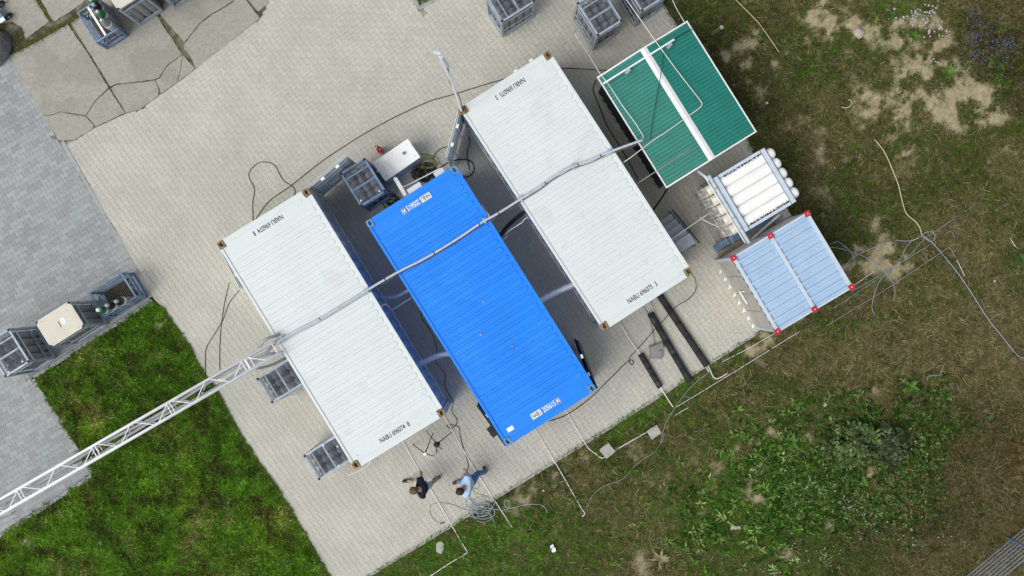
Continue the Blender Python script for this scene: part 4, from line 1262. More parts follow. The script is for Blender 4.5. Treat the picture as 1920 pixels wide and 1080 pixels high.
# ------------------------------------------------------------------ green shed
def green_shed():
    z0, rise = 2.30, 0.16
    c = P((1120 + 1289 + 1417 + 1249) / 4, (145 + 41 + 248 + 351) / 4, z0)
    ang = AW(-206, 129)
    L, W = 2.98, 2.43
    root = thing('green_shed', 'small shed with green ribbed roof and white ridge strip at the field edge', 'shed', (c.x, c.y, 0), ang)
    wl, ww = L - .16, W - .3
    for s in (-1, 1):
        w = corr_wall(wl, .0, z0 - .02, .02, .2).build('wall', BLACKWALL, root); w.location = (0, s * ww / 2, 0); w.rotation_euler = (0, 0, 0 if s < 0 else math.pi)
        w = corr_wall(ww, .0, z0 - .02, .02, .2).build('wall', BLACKWALL, root); w.location = (s * wl / 2, 0, 0); w.rotation_euler = (0, 0, math.pi / 2 if s > 0 else -math.pi / 2)
    for i in range(9):
        MB().box((-wl / 2 + .2 + i * .31, -ww / 2 - .03, .05), (.05, .05, .06)).build('foot_bracket', STEEL, root)
    # two sloping sheets; narrow grooves run from ridge to eaves
    for s in (-1, 1):
        mb = MB()
        n = 34; p = (L - .04) / n
        prof = []
        for i in range(n):
            x = -L / 2 + .02 + i * p
            prof += [(x, 0), (x + p * .80, 0), (x + p * .86, -.016), (x + p * .96, -.016)]
        prof.append((L / 2 - .02, 0))
        ye, yr = s * (W / 2 - .02), s * .04
        vs = [(x, yr, z0 + rise + d) for x, d in prof] + [(x, ye, z0 + .02 + d) for x, d in prof]
        m = len(prof)
        fs = [((i, i + 1, m + i + 1, m + i) if s < 0 else (i + 1, i, m + i, m + i + 1)) for i in range(m - 1)]
        mb.add(vs, fs).build('roof_sheet', GREEN_, root)
        MB().box((0, s * (W / 2 - .005), z0 + .01), (L + .03, .03, .05)).build('eaves_trim', TRIM, root)
        for t in (-1, 1):
            MB().bar((t * L / 2, s * .0, z0 + rise + .012), (t * L / 2, s * (W / 2 + .01), z0 + .025), .035, .045).build('verge_trim', TRIM, root)
    MB().add([(-L / 2 - .01, -.085, z0 + rise + .004), (-L / 2 - .01, 0, z0 + rise + .03), (-L / 2 - .01, .085, z0 + rise + .004), (L / 2 + .01, -.085, z0 + rise + .004), (L / 2 + .01, 0, z0 + rise + .03), (L / 2 + .01, .085, z0 + rise + .004)],
             [(0, 3, 4, 1), (1, 4, 5, 2), (0, 2, 5, 3), (0, 1, 2), (3, 5, 4)]).build('ridge_cap', TRIM, root)
    g = MB()
    for t in (-1, 1):
        g.add([(t * wl / 2, -ww / 2, z0 - .02), (t * wl / 2, ww / 2, z0 - .02), (t * wl / 2, 0, z0 + rise - .02)], [(0, 1, 2)])
    g.build('gable', BLACKWALL, root)
    return root
shed = green_shed()
ZS = 2.52
t = thing('cable_tray', 'thin white cable tray with two lamps on the green roof', 'cable tray', P(1190, 115, ZS))
def wpart(name, mb, m, root, smooth=False):
    o = root.location
    mb.v = [(v[0] - o[0], v[1] - o[1], v[2] - o[2]) for v in mb.v]
    return mb.build(name, m, root, smooth)
wpart('tray', MB().bar(P(1131, 157, ZS), P(1264, 74, ZS), .035, .03), ALU, t)
for (x, y) in ((1178, 132), (1256, 84)):
    c = P(x, y, ZS + .03)
    wpart('lamp', MB().box(c, (.10, .07, .06), R(32)).box(c + Vector((-.03, -.05, -.01)), (.08, .06, .05), R(32)), STEEL, t)
wpart('black_cable', MB().tube(pxpath([(1264, 74), (1280, 64), (1298, 55)], ZS), .012, 5), CABLE, t)

# ------------------------------------------------------------------ rack of white pressure vessels
def vessel_rack():
    zt = 2.15; D = 0.262; nl = 7
    c = P((1341.7 + 1401 + 1428 + 1487) / 4, (334.4 + 433 + 279 + 379) / 4, zt)
    ang = AW(-98.6, 59.3)
    sc = FPX / (HC - zt)
    Lx, Wy = 115.5 / sc, 102.6 / sc                         # along the beams, between the beams
    root = thing('vessel_rack', 'rack of white horizontal pressure vessels between green shed and light blue container', 'vessel rack', (c.x, c.y, 0), ang)
    for s in (-1, 1):
        b = MB().box((0, s * Wy / 2, zt + .03), (Lx + .02, .135, .02))
        b.box((0, s * Wy / 2 - .062, zt + .0), (Lx + .02, .012, .08)).box((0, s * Wy / 2 + .062, zt + .0), (Lx + .02, .012, .08))
        b.build('top_beam', LBLUE2, root)
        for t in (-1, 1):
            MB().box((t * (Lx / 2 - .05), s * Wy / 2, zt / 2), (.1, .1, zt - .02)).build('post', STEEL, root)
        MB().box((0, s * Wy / 2, .08), (Lx, .14, .14)).build('base_beam', STEEL, root)
        MB().box((s * (Lx / 2 - .02), 0, zt - .05), (.07, Wy - .14, .11)).build('side_rail', LBLUE2, root)
        MB().box((s * (Lx / 2 - .02), 0, .08), (.07, Wy - .14, .12)).build('base_beam', STEEL, root)
        MB().bar((s * (Lx / 2 - .02), -Wy / 2, .2), (s * (Lx / 2 - .02), Wy / 2, zt - .2), .05).build('brace', STEEL, root)
    # vessels: necks with fabric covers on the yard side (-y), domes on the field side (+y)
    hl = Wy / 2
    vm = MB().lathe([(.03, -hl - .16), (.10, -hl - .12), (.129, -hl - .02), (.1325, -hl + .06), (.1335, 0), (.1325, hl + .10), (.126, hl + .18), (.105, hl + .225), (.06, hl + .25), (.02, hl + .258)], 18, axis='X').mesh('vessel', TUBEW, True)
    vm2 = MB().lathe([(.115, -hl - .30), (.124, -hl - .27), (.128, -hl - .15), (.126, -hl - .07)], 14, axis='X').mesh('end_cover', BAG, True)
    pitch = (Lx - .10) / 5
    for j in range(nl):
        for i in range(5):
            o = link('vessel', vm, root, ((i - 2) * pitch, 0, zt - .135 - (nl - 1 - j) * .268), math.pi / 2)
            e = link('end_cover', vm2, o, (-.02 * (i % 2) - .015 * (j % 3), 0, 0))
    # high pressure pipework hanging on the covered ends
    pw = MB()
    for i in range(5):
        x = (i - 2) * pitch
        for dx in (-.05, .05):
            pw.cyl((x + dx, -hl - .36, .25), (x + dx, -hl - .36, 2.0), .006, 5)
        for z in (.5, 1.0, 1.5, 1.9):
            pw.cyl((x - .05, -hl - .36, z), (x + .05, -hl - .34, z), .012, 5)
    for z in (.35, 1.2, 1.95):
        pw.cyl((-Lx / 2, -hl - .37, z), (Lx / 2 + .12, -hl - .37, z), .007, 5)
    pw.build('pipework', GCABLE, root)
    MB().cyl((-Lx / 2 - .12, -hl - .11, 2.2), (Lx / 2 + .28, -hl - .11, 2.2), .045, 10).build('grey_header_pipe', CONDUIT, root)
    MB().cyl((-Lx / 2 - .18, -hl - .20, 2.22), (Lx / 2 + .22, -hl - .19, 2.22), .015, 8).build('white_header_pipe', PIPE, root)
    for x in (-.5, -.1, .3, .6):
        MB().lathe([(.052, -.02), (.052, .02)], 12, axis='X').build('pipe_clamp', STEEL, root).location = (x, -hl - .11, 2.2)
    # lettering on the outer flanks of the top row
    for s in (1, -1):
        me, w = text_mesh('MAXIMATOR', .13, INK, xs=1.0, bold=.004)
        o = link('lettering', me, root)
        tilt = R(60)
        yrad = .136
        cx = s * (2 * pitch)
        o.location = (cx + s * math.sin(tilt) * yrad, .06, zt - .135 + math.cos(tilt) * yrad)
        M = Matrix.Rotation(s * tilt, 4, 'Y') @ Matrix.Rotation(s * math.pi / 2, 4, 'Z')
        o.rotation_euler = M.to_euler()
    return root
rack = vessel_rack()

# ------------------------------------------------------------------ light blue container with red corners
def blue_store():
    z = 2.45
    c = P((1373 + 1515 + 1458 + 1597) / 4, (484 + 397 + 626 + 537) / 4, z)
    ang = AW(-142, 85)
    sc = FPX / (HC - z)
    L, W = 165.5 / sc, 166.5 / sc                     # x: along the beams; y: across (towards upper right)
    root = thing('storage_container', 'light blue storage container with six red corner pieces', 'container', (c.x, c.y, 0), ang)
    for k, y0 in enumerate((-W / 4, W / 4)):
        prof = []
        n = 10; p = (L - .06) / n
        for i in range(n):
            x = -L / 2 + .03 + i * p
            prof += [(x, 0), (x + p * .56, 0), (x + p * .62, .042), (x + p * .94, .042)]
        prof.append((L / 2 - .03, 0))
        hw = W / 4 - .045
        m = len(prof)
        MB().add([(x, y0 - hw, z - .05 + d) for x, d in prof] + [(x, y0 + hw, z - .05 + d) for x, d in prof], [(i, i + 1, m + i + 1, m + i) for i in range(m - 1)]).build('roof_sheet', LBLUE, root)
    for y in (-W / 2 + .035, 0, W / 2 - .035):
        b = MB().box((0, y, z - .02), (L - .12, .085, .05)).build('roof_beam', LBLUE2, root)
        for i in range(10):
            MB().box((-L / 2 + .17 + i * (L - .06) / 10, y - .048, z - .012), (.09, .014, .03)).build('vent', DARK if y < -.5 else LBLUE, b)
    for s in (-1, 1):
        MB().box((s * (L / 2 - .02), 0, z - .025), (.04, W - .12, .05)).build('edge_profile', LBLUE2, root)
        for y in (-W / 2 + .03, 0, W / 2 - .03):
            r = MB().box((s * (L / 2 - .03), y, z - .005), (.13, .13, .075)); r.box((s * (L / 2 - .03), y, z + .036), (.07, .06, .015))
            ro = r.build('red_corner', RED, root)
            MB().lathe([(.012, 0), (.012, .012)], 8, (s * (L / 2 - .03), y, z + .044)).build('bolt', DECAL, ro)
            MB().box((s * (L / 2 - .045), y * .985, z / 2), (.08, .08, z - .1)).build('post', LBLUE2, root)
    # yard side: plain panels on a base rail with white hooks
    for i in range(4):
        MB().box((-L / 2 + .27 + i * (L - .1) / 4, -W / 2 + .03, z / 2), ((L - .1) / 4 - .012, .03, z - .16)).build('wall_panel', BEIGEWALL, root)
    MB().box((0, -W / 2 + .01, .06), (L, .05, .12)).build('base_rail', BEIGEWALL, root)
    for i in range(8):
        MB().add([(-.05, 0, 0), (.05, 0, 0), (.05, -.09, 0), (-.05, 0, .05), (.05, 0, .05), (.05, -.09, .03)], [(0, 2, 1), (3, 4, 5), (0, 1, 4, 3), (1, 2, 5, 4), (2, 0, 3, 5)]).build('white_hook', TRIM, root, loc=(-L / 2 + .30 + i * .225, -W / 2 - .012, .03))
    # top side: louvred wall
    for i in range(9):
        MB().bar((-L / 2 + .022 - .004 * (i % 2), -W / 2 + .09, .25 + i * .25), (-L / 2 + .022 - .004 * (i % 2), W / 2 - .09, .25 + i * .25), .010, .10).build('louvre', TRIM, root)
    MB().box((-L / 2 + .05, 0, z / 2), (.03, W - .1, z - .12)).build('wall_panel', BLACKWALL, root)
    MB().box((L / 2 - .04, 0, z / 2), (.03, W - .1, z - .12)).build('wall_panel', LBLUE, root)
    MB().box((0, W / 2 - .03, z / 2), (L - .12, .03, z - .12)).build('wall_panel', LBLUE, root)
    MB().box((0, 0, .05), (L - .1, W - .1, .06)).build('floor', DARK, root)
    w = MB().box((-.12, -W / 2 - .02, 1.25), (.02, .04, .55)).box((.05, -W / 2 - .03, 1.0), (.35, .04, .02))
    w.build('door_handle', PIPE, root)
    return root
store = blue_store()
# ------------------------------------------------------------------ truss carrying cables to the containers
def truss():
    zt, zb = 3.02, 2.73
    a1, a2 = P(-110, 936 + 63.4, zt), P(511, 641.7, zt)
    n2 = Vector((a2.y - a1.y, -(a2.x - a1.x), 0)).normalized()
    if n2.y > 0: n2 = -n2
    w = 0.29
    root = thing('lattice_truss', 'white aluminium lattice truss crossing the lawn to the left white container', 'truss', Vector((a1.x, a1.y, 0)))
    L = (a2 - a1).length; d = (a2 - a1).normalized()
    q = lambda s, side, top: a1 + d * s + n2 * (w if side else 0) + Vector((0, 0, 0 if top else zb - zt))
    for side in (0, 1):
        for top in (0, 1):
            wpart('chord', MB().cyl(q(0, side, top), q(L, side, top), .029, 10), ALU, root, True)
    p = 0.485; k = 0; s = 0.1
    while s + p <= L:
        for top in (1, 0):
            a, b = (q(s + .03, k % 2, top), q(s + p - .06, 1 - k % 2, top))
            wpart('brace', MB().cyl(a, b, .0105, 6), ALU, root)
        for side in (0, 1):
            wpart('brace', MB().cyl(q(s + .03, side, k % 2), q(s + p - .06, side, 1 - k % 2), .0105, 6), ALU, root)
        if k % 4 == 3:
            for e in (.02, .10):
                for top in (1, 0):
                    wpart('end_bar', MB().cyl(q(s + p - e, 0, top), q(s + p - e, 1, top), .0125, 6), ALU, root)
        s += p; k += 1
    for e in (L - .03, L - .62, L - .72):
        wpart('end_bar', MB().cyl(q(e, 0, 1), q(e, 1, 1), .0125, 6), ALU, root)
    # legs outside the photo and at the container keep it up
    for e in (.3, L - .02):
        for side in (0, 1):
            pt = q(e, side, 0)
            wpart('leg', MB().cyl((pt.x, pt.y, 0), pt, .025, 8), ALU, root)
    return q, L
tq, tL = truss()
def along(side, dz, wig, r, m, label, name='cable'):
    pts = [tq(s, 0, 0).lerp(tq(s, 1, 0), side + wig * math.sin(s * 2.1 + side * 9)) + Vector((0, 0, dz)) for s in np.linspace(0.2, tL - .25, 26)]
    return pts
pts = along(.30, .10, .10, .035, None, '')
solo('flexible_hose', MB().tube(spline(pts + [P(523, 634, 2.4), P(536, 628, 1.6), P(556, 616, 1.3)], 3), .034, 8), GCABLE, 'thick grey hose lying inside the truss nearest its upper rail', 'hose')
pts = along(.72, .08, .12, .035, None, '')
solo('flexible_hose', MB().tube(spline(pts + [P(525, 662, 2.5), P(545, 655, 1.7), P(556, 640, 1.3)], 3), .034, 8), GCABLE, 'thick grey hose lying inside the truss nearest its lower rail', 'hose')
pts = along(.55, .07, .2, .012, None, '')
solo('cable', MB().tube(spline(pts, 3), .013, 6), CABLE, 'black cable running inside the truss', 'cable')
solo('flexible_hose', MB().tube(spline(pxpath([(470, 690, 2.7), (488, 690, 2.5), (510, 684, 2.2), (534, 672, 1.7), (552, 664, 1.4)]), 6), .035, 8), GCABLE, 'grey hose hanging from the truss end towards the container', 'hose')
solo('flexible_hose', MB().tube(spline(pxpath([(486, 655, 2.8), (492, 642, 2.9), (503, 634, 2.9), (518, 629, 2.7), (534, 622, 2.2)]), 6), .036, 8), GCABLE, 'grey hose arching up beside the truss end', 'hose')

# conduit over the roofs
def conduit():
    z = CH + .055
    pts = [(517, 643), (560, 618), (600, 598), (645, 571), (690, 543), (722, 524), (752, 507), (790, 488), (830, 465), (868, 441), (905, 416), (925, 405), (950, 390), (975, 374), (1010, 352), (1040, 330), (1070, 314), (1105, 301), (1140, 286), (1172, 274), (1206, 262)]
    w = spline(pxpath(pts, z), 5)
    root = thing('conduit', 'grey jointed conduit running across all three container roofs', 'conduit', Vector((w[0].x, w[0].y, CH)))
    wpart('pipe', MB().tube(w, .029, 10), CONDUIT, root, True)
    off = [p + Vector((.028, -.05, -.03)) for p in w]
    wpart('side_wire', MB().tube(off, .005, 5), WOOD, root, True)
    off2 = [p + Vector((.015 + .012 * math.sin(i * .7), -.045 - .012 * math.sin(i * .9), -.005)) for i, p in enumerate(w[20:90])]
    wpart('side_wire', MB().tube(off2, .006, 5), RUBBER, root, True)
    acc = 0; nxt = .35
    for i in range(1, len(w)):
        acc += (w[i] - w[i - 1]).length
        if acc > nxt:
            dd = (w[i] - w[i - 1]).normalized()
            wpart('tie_band', MB().tube([w[i] - dd * .012, w[i] + dd * .012], .032, 10), RUBBER if int(nxt * 10) % 3 else STEEL, root)
            nxt += random.uniform(.35, .85)
    for (x, y) in ((529, 634), (688, 545), (908, 414), (976, 373), (1075, 313), (1145, 284)):
        c = P(x, y, CH + .05)
        wpart('clamp', MB().box(c, (.05, .13, .06), R(32)).lathe([(.018, 0), (.018, .05)], 8, (c.x + .02, c.y + .06, c.z)), STEEL, root)
conduit()
solo('shed_roof_hook', MB().tube(spline(pxpath([(1205, 262, 2.62), (1206, 255, 2.6), (1194, 235, 2.5), (1165, 195, 2.5), (1137, 152, 2.5)]), 1), .010, 6), PIPE, 'white pipe from the conduit end up the left side of the green roof', 'pipe')

# ------------------------------------------------------------------ mast at the corner of the right white container
m0, m1, m2, m3, m4 = P(866, 209, CH), P(857, 182, 3.6), P(847, 155, 4.7), P(836, 128, 5.7), P(822, 101, 6.5)
mast = thing('mast', 'slim white mast leaning out from the corner of the right white container', 'mast', m0)
wpart('pole', MB().tube(spline([m0 - Vector((0, 0, .1)), m1, m2, m3, m4], 6), .028, 10), ALU, mast, True)
wpart('antenna_head', MB().box(m4, (.09, .07, .09)).box(m4 + Vector((-.06, .02, .02)), (.09, .05, .04)).tube([m3 + Vector((.05, .02, .1)), m4 + Vector((.06, -.04, -.1))], .035, 8), LBLUE2, mast)
wpart('wire', MB().tube(spline([m0 + Vector((.03, 0, 0)), m1 + Vector((.045, .02, 0)), m2 + Vector((-.04, 0, 0)), m3 + Vector((.04, 0, 0)), m4], 6), .010, 5), CABLE, mast, True)
wpart('foot_bracket', MB().box(m0 + Vector((0, 0, .0)), (.16, .14, .03), .3).box(m0 + Vector((.05, .03, .02)), (.05, .05, .06)), RUST, mast)

# ------------------------------------------------------------------ cabinet, boxes, extinguisher and the cable tangle at the blue container
def oriented_box(name, label, cat, corners, z, m, side_m, h0=0.0, extra=None):
    c = P(sum(p[0] for p in corners) / 4, sum(p[1] for p in corners) / 4, z)
    ang = AW(-(corners[1][1] - corners[0][1]), corners[1][0] - corners[0][0])
    sc = FPX / (HC - z)
    L = math.dist(corners[0], corners[1]) / sc; W = math.dist(corners[1], corners[2]) / sc
    root = thing(name, label, cat, (c.x, c.y, h0), ang)
    MB().box((0, 0, (z - h0) / 2 - .01), (L - .03, W - .03, z - h0 - .02)).build('body', side_m, root)
    MB().box((0, 0, z - h0 - .012), (L, W, .024)).build('top_plate', m, root)
    return root, L, W
cab, cl, cw = oriented_box('cabinet', 'low white cabinet beside the gas bundle and the red extinguisher', 'cabinet', [(699, 305.5), (764.5, 260.4), (788.4, 295), (722, 339)], .95, TUBEW, LBLUE2)
MB().lathe([(.035, .95), (.035, 1.02), (.02, 1.03)], 12, (.24, .03, 0)).build('valve', STEELB, cab)
for (x, y) in ((-.42, .17), (.42, .17), (-.42, -.17), (.42, -.17), (0, .18)):
    MB().lathe([(.012, .95), (.012, .957)], 8, (x, y, 0)).build('screw', STEEL, cab)
MB().tube(spline([(-.55, -.02, 1.3), (-.40, .06, 1.25), (-.30, .02, 1.2), (-.26, -.12, 1.15), (-.22, -.28, 1.1)], 6), .012, 6).build('gas_pipe', PIPE, cab, True)
b1, _, _ = oriented_box('junction_box', 'white junction box on the wall of the blue container, nearer its left corner', 'box', [(762, 356), (786, 341), (791, 350), (769, 364)], 1.9, DECAL, TRIM, .9)
b2, _, _ = oriented_box('junction_box', 'pale junction box near the upper corner of the blue container', 'box', [(812, 325), (829, 314), (834, 322), (817, 332)], 1.9, TRIM, TRIM, 1.2)
ex = thing('fire_extinguisher', 'red fire extinguisher standing beside the white cabinet', 'extinguisher', P(714.5, 283.5, 0) , .4)
MB().lathe([(.07, 0), (.075, .02), (.075, .42), (.06, .48), (.025, .51)], 16).build('body', REDP, ex, True)
MB().lathe([(.02, .50), (.02, .56)], 10).box((.0, .03, .57), (.03, .12, .02)).box((0, .03, .60), (.025, .12, .012)).build('valve_handle', INK, ex)
MB().tube(spline([(0, .02, .55), (-.06, .07, .5), (-.07, .13, .3), (-.05, .15, .2)], 5), .011, 6).build('hose', REDP, ex, True)
MB().lathe([(.018, .555), (.018, .57)], 8, (.02, -.02, 0)).build('gauge', DECAL, ex)
solo('support_arm', MB().bar(P(740, 334, 1.4), P(760, 368, 1.7), .07, .05).bar(P(744, 334, 1.42), P(763, 366, 1.72), .02, .06), TRIM, 'white arm between the cabinet and the blue container wall', 'pipe', smooth=False)
solo('thin_pipe', MB().tube(spline(pxpath([(742, 336, 1.0), (748, 350, 1.05), (757, 350, 1.1), (790, 334, 1.3), (826, 315, 1.5)]), 6), .014, 6), PIPE, 'thin white pipe running along the blue container end to the upper box', 'pipe')

def tangle(name, label, cx, cy, rx, ry, loops, r, m, cat, seed, z=0.03, jit=1.0, tail=None):
    rr = random.Random(seed)
    pts = list(tail or [])
    a = rr.uniform(0, 6)
    x0, y0 = cx, cy
    for k in range(loops * 8):
        a += math.pi / 4 + rr.uniform(-.15, .15)
        f = 1 + .25 * math.sin(k * .37) + rr.uniform(-.1, .1) * jit
        if k % 8 == 0:
            x0, y0 = cx + rr.uniform(-.45, .45) * rx * jit, cy + rr.uniform(-.45, .45) * ry * jit
        pts.append((x0 + rx * f * math.cos(a), y0 + ry * f * math.sin(a), z + .02 * (k / (loops * 8)) + .02 * rr.random()))
    return solo(name, MB().tube(spline(pxpath(pts), 4), r, 6), m, label, cat)
tangle('cable_tangle', 'tangle of black cables on the ground in front of the blue container', 794, 322, 14, 11, 15, .011, CABLE, 'cables', 3, jit=1.6)
tangle('cable_tangle', 'yellow cable loops beside the white cabinet', 803, 306, 14, 9, 5, .008, YCABLE, 'cables', 8, z=.06)
tangle('cable_tangle', 'black cables lying under the blue container corner near the dark bundle', 738, 378, 11, 9, 6, .011, CABLE, 'cables', 15, jit=1.6)
solo('cable', MB().tube(spline(pxpath([(842, 338), (862, 333), (880, 330), (889, 318), (885, 304), (872, 299), (855, 300), (838, 306), (822, 316), (800, 321)]), 6), .014, 6), CABLE, 'thick black cable looping round the upper corner of the blue container', 'cable')
solo('cable', MB().tube(spline(pxpath([(880, 318), (877, 300), (876, 285), (881, 268), (879, 256)]), 6), .013, 6), CABLE, 'black cable rising towards the left wall of the right white container', 'cable')
solo('cable', MB().tube(spline(pxpath([(862, 222), (859, 236), (864, 246), (858, 256), (852, 262), (854, 280)]), 6), .010, 6), CABLE, 'thin black wire below the open door of the right white container', 'cable')
solo('cable', MB().tube(spline(pxpath([(812, 311), (813, 296), (820, 284), (834, 276), (848, 277), (855, 283)]), 6), .010, 6), CABLE, 'black cable ring passing under the lower end of the open white door', 'cable')
solo('cable', MB().tube(spline(pxpath([(783, 327), (788, 315), (779, 300), (790, 289), (806, 291), (818, 302), (832, 312)]), 6), .008, 5), YCABLE, 'thin yellow cable arching over the black tangle', 'cable')

# ------------------------------------------------------------------ ducts and pipes between the containers
def duct(label, pts, r, m=DUCT, rib=True):
    w = spline(pxpath(pts), 14)
    n = len(w)
    return solo('duct', MB().tube(w, (lambda t: r * (1 + (.10 * math.sin(t * n * 1.9) if rib else 0))), 12), m, label, 'duct')
duct('silver ribbed duct between the left white and the blue container', [(786, 682, .9), (800, 676, .95), (820, 667, 1.0), (840, 663, 1.0), (868, 662, 1.0)], .068)
duct('silver ribbed duct between the blue and the right white container', [(1000, 572, 1.0), (1020, 560, 1.0), (1045, 547, 1.0), (1070, 536, 1.0), (1082, 530, 1.0)], .075)
duct('dark grey duct between the left white and the blue container', [(715, 556, .9), (728, 558, .95), (745, 555, 1.0), (764, 545, 1.0), (790, 530, 1.0)], .045, GCABLE if False else CONDUIT, False)
duct('dark slanting duct between the blue and the right white container', [(936, 445, .8), (950, 426, .9), (965, 412, 1.0), (982, 398, 1.1)], .05, FOAM, False)
solo('thin_pipe', MB().tube(spline(pxpath([(714, 576, 2.2), (722, 570, 2.2), (727, 574, 2.1), (733, 582, 1.5)]), 5).__add__(pxpath([(737, 580, 1.5), (772, 558, 1.5)])), .012, 6), PIPE, 'thin pale pipe stub spanning from left white to blue container', 'pipe')
solo('thin_pipe', MB().tube(pxpath([(942, 451, 1.9), (950, 444, 1.9), (948, 439, 1.9), (957, 431, 1.9), (979, 417, 1.9), (983, 411, 1.9), (990, 407, 1.9)]), .012, 6), PIPE, 'thin stepped copper coloured pipe from blue to right white container', 'pipe')
solo('strap', MB().bar(P(903, 385, 2.3), P(918, 408, 2.6), .05, .02), CONDUIT, 'grey strap on the edge of the blue roof below the conduit', 'strap', smooth=False)

# ------------------------------------------------------------------ steps beside the right white container
def steps():
    ang = B_ANG
    c = P(1262, 437, 0)
    root = thing('steps', 'grey metal steps with a small platform beside the right white container', 'steps', c, ang, None)
    for i in range(4):
        MB().box((-.36 + i * .155, -.02, .28 + i * .2), (.14, .42, .03)).build('tread', CONDUIT, root)
    MB().box((.32, -.02, 1.06), (.28, .42, .03)).build('platform', CONDUIT, root)
    for s in (-1, 1):
        MB().bar((-.48, s * .22 - .02, .10), (.16, s * .22 - .02, .98), .03, .10).build('stringer', STEELB, root)
        MB().cyl((-.50, s * .25 - .02, .55), (.50, s * .25 - .02, 1.35), .015, 6).build('handrail', RUBBER, root)
        for x in (.2, .52):
            MB().box((x, s * .20 - .02, .52), (.04, .04, 1.05)).build('post', STEEL, root)
steps()

# ------------------------------------------------------------------ insulated pipes at the lower end of the right white container
def insulated(label, a, b, r, stub_a=None, stub_b=None):
    A_, B_ = P(*a, r + .01), P(*b, r + .01)
    root = thing('insulated_pipe', label, 'pipe', (A_ + B_) / 2 - Vector((0, 0, r)), 0, 'black insulated pipes')
    n = 5
    for k in range(n):
        p, q = A_.lerp(B_, k / n), A_.lerp(B_, (k + 1) / n - .003)
        wpart('insulation_sleeve', MB().tube([p, q], r * random.uniform(.97, 1.03), 14), FOAM, root, True)
    for (s, dx) in ((stub_a, (-.02, .0)), (stub_b, (.0, .0))):
        for path in (s or []):
            wpart('copper_pipe', MB().tube(spline(pxpath(path, r + .01), 5), .013, 6), PIPE, root, True)
insulated('short black insulated pipe, leftmost of the three', (1201, 664), (1238, 726), .075, [[(1163, 606), (1182, 638), (1203, 668)]], [[(1236, 722), (1250, 745), (1262, 763)]])
insulated('long black insulated pipe ending in the grass beside the concrete blocks', (1219, 587), (1294, 716), .085, [[(1206, 566), (1219, 588)], [(1211, 564), (1222, 586)], [(1214, 562), (1226, 584)]])
insulated('long black insulated pipe with two bent pipes at its lower end, rightmost of the three', (1233, 548), (1326, 686), .085, None, [[(1320, 682), (1329, 697)], [(1325, 681), (1332, 695), (1337, 706), (1343, 710), (1352, 707), (1364, 700)]])
solo('grey_hose', MB().tube(spline(pxpath([(1208, 575), (1216, 592), (1221, 612), (1225, 632), (1227, 646)], .03), 6), .022, 8), GCABLE, 'short grey hose under the long black pipe', 'hose')
bl = thing('concrete_block', 'rounded concrete block leaning on the black pipe', 'block', P(1230, 651, 0), R(17))
MB().box((0, 0, .07), (.36, .15, .14)).box((0, 0, .15), (.32, .10, .03)).build('body', BLOCK, bl)
MB().box((0.02, -.02, .168), (.2, .04, .01)).build('mortar_ridge', BLOCK, bl)
tag(MB().prism([(-.15, -.11), (.14, -.12), (.15, .11), (-.14, .12)], 0, .13).prism([(-.13, -.09), (.12, -.1), (.13, .09), (-.12, .1)], .13, .145).build('concrete_block', BLOCK, None, False, P(1229, 664, 0)), 'square concrete block below the rounded one', 'block')

# slabs and stones in the field
def loose_slab(label, corners, h, m=CONC, z0=0.0, name='concrete_slab'):
    c = P(sum(p[0] for p in corners) / len(corners), sum(p[1] for p in corners) / len(corners), 0)
    pts = [(P(*p).x - c.x, P(*p).y - c.y) for p in corners]
    inner = [(x * .96, y * .96) for x, y in pts]
    o = MB().prism(pts, -.03, h - .006).prism(inner, h - .006, h).build(name, m, None, False, (c.x, c.y, z0))
    return tag(o, label, 'slab' if 'slab' in name else 'stone')
loose_slab('square concrete slab lying below the blue container, closer to it', [(1123, 843), (1140, 829), (1154, 846), (1137, 860)], .06)
loose_slab('square concrete slab further right in the grass', [(1212, 808), (1231, 796), (1240, 811), (1222, 824)], .06)
loose_slab('small rounded concrete slab in the grass at the bottom', [(818, 1033), (818, 1020), (822, 1015), (829, 1015), (833, 1020), (832, 1033), (828, 1038), (822, 1037)], .05)
def rock(label, px, r, seed):
    rr = np.random.default_rng(seed)
    bm = bmesh.new(); bmesh.ops.create_icosphere(bm, subdivisions=2, radius=r)
    for v in bm.verts:
        v.co *= 1 + rr.uniform(-.16, .16); v.co.z *= .55
    me = bpy.data.meshes.new('stone'); bm.to_mesh(me); bm.free(); me.materials.append(STONE)
    tag(link('stone', me, None, P(*px, r * .25)), label, 'stone', 'stones lying in the field')
rock('pale round stone on bare soil in the upper right', (1610, 62), .13, 1)
rock('larger of the stones clustered among the dock leaves', (1373, 988), .07, 2)
rock('middle stone of the cluster among the dock leaves', (1380, 989), .05, 3)
rock('right stone of the cluster among the dock leaves', (1386, 989), .045, 4)
rock('small light stone in dry grass below the light blue container', (1547, 759), .05, 5)
rock('light stone in the brown grass towards the right edge', (1865, 527), .04, 6)
rock('pale stone below the blue container near the paving edge', (1019, 920), .035, 7)
wt = thing('white_litter', 'crumpled white plastic litter in the grass at the bottom', 'litter', P(1036, 1028, 0), .4)
MB().prism([(-.03, -.09), (.06, -.08), (.07, .0), (.04, .03), (-.05, .02)], .05, .09).build('plastic_sheet', DECAL, wt)
MB().prism([(-.04, .04), (.05, .05), (.06, .11), (-.03, .10)], .06, .12).build('plastic_sheet', DECAL, wt)
MB().box((-.035, .03, .09), (.02, .08, .04), .3).build('dark_strip', INK, wt)

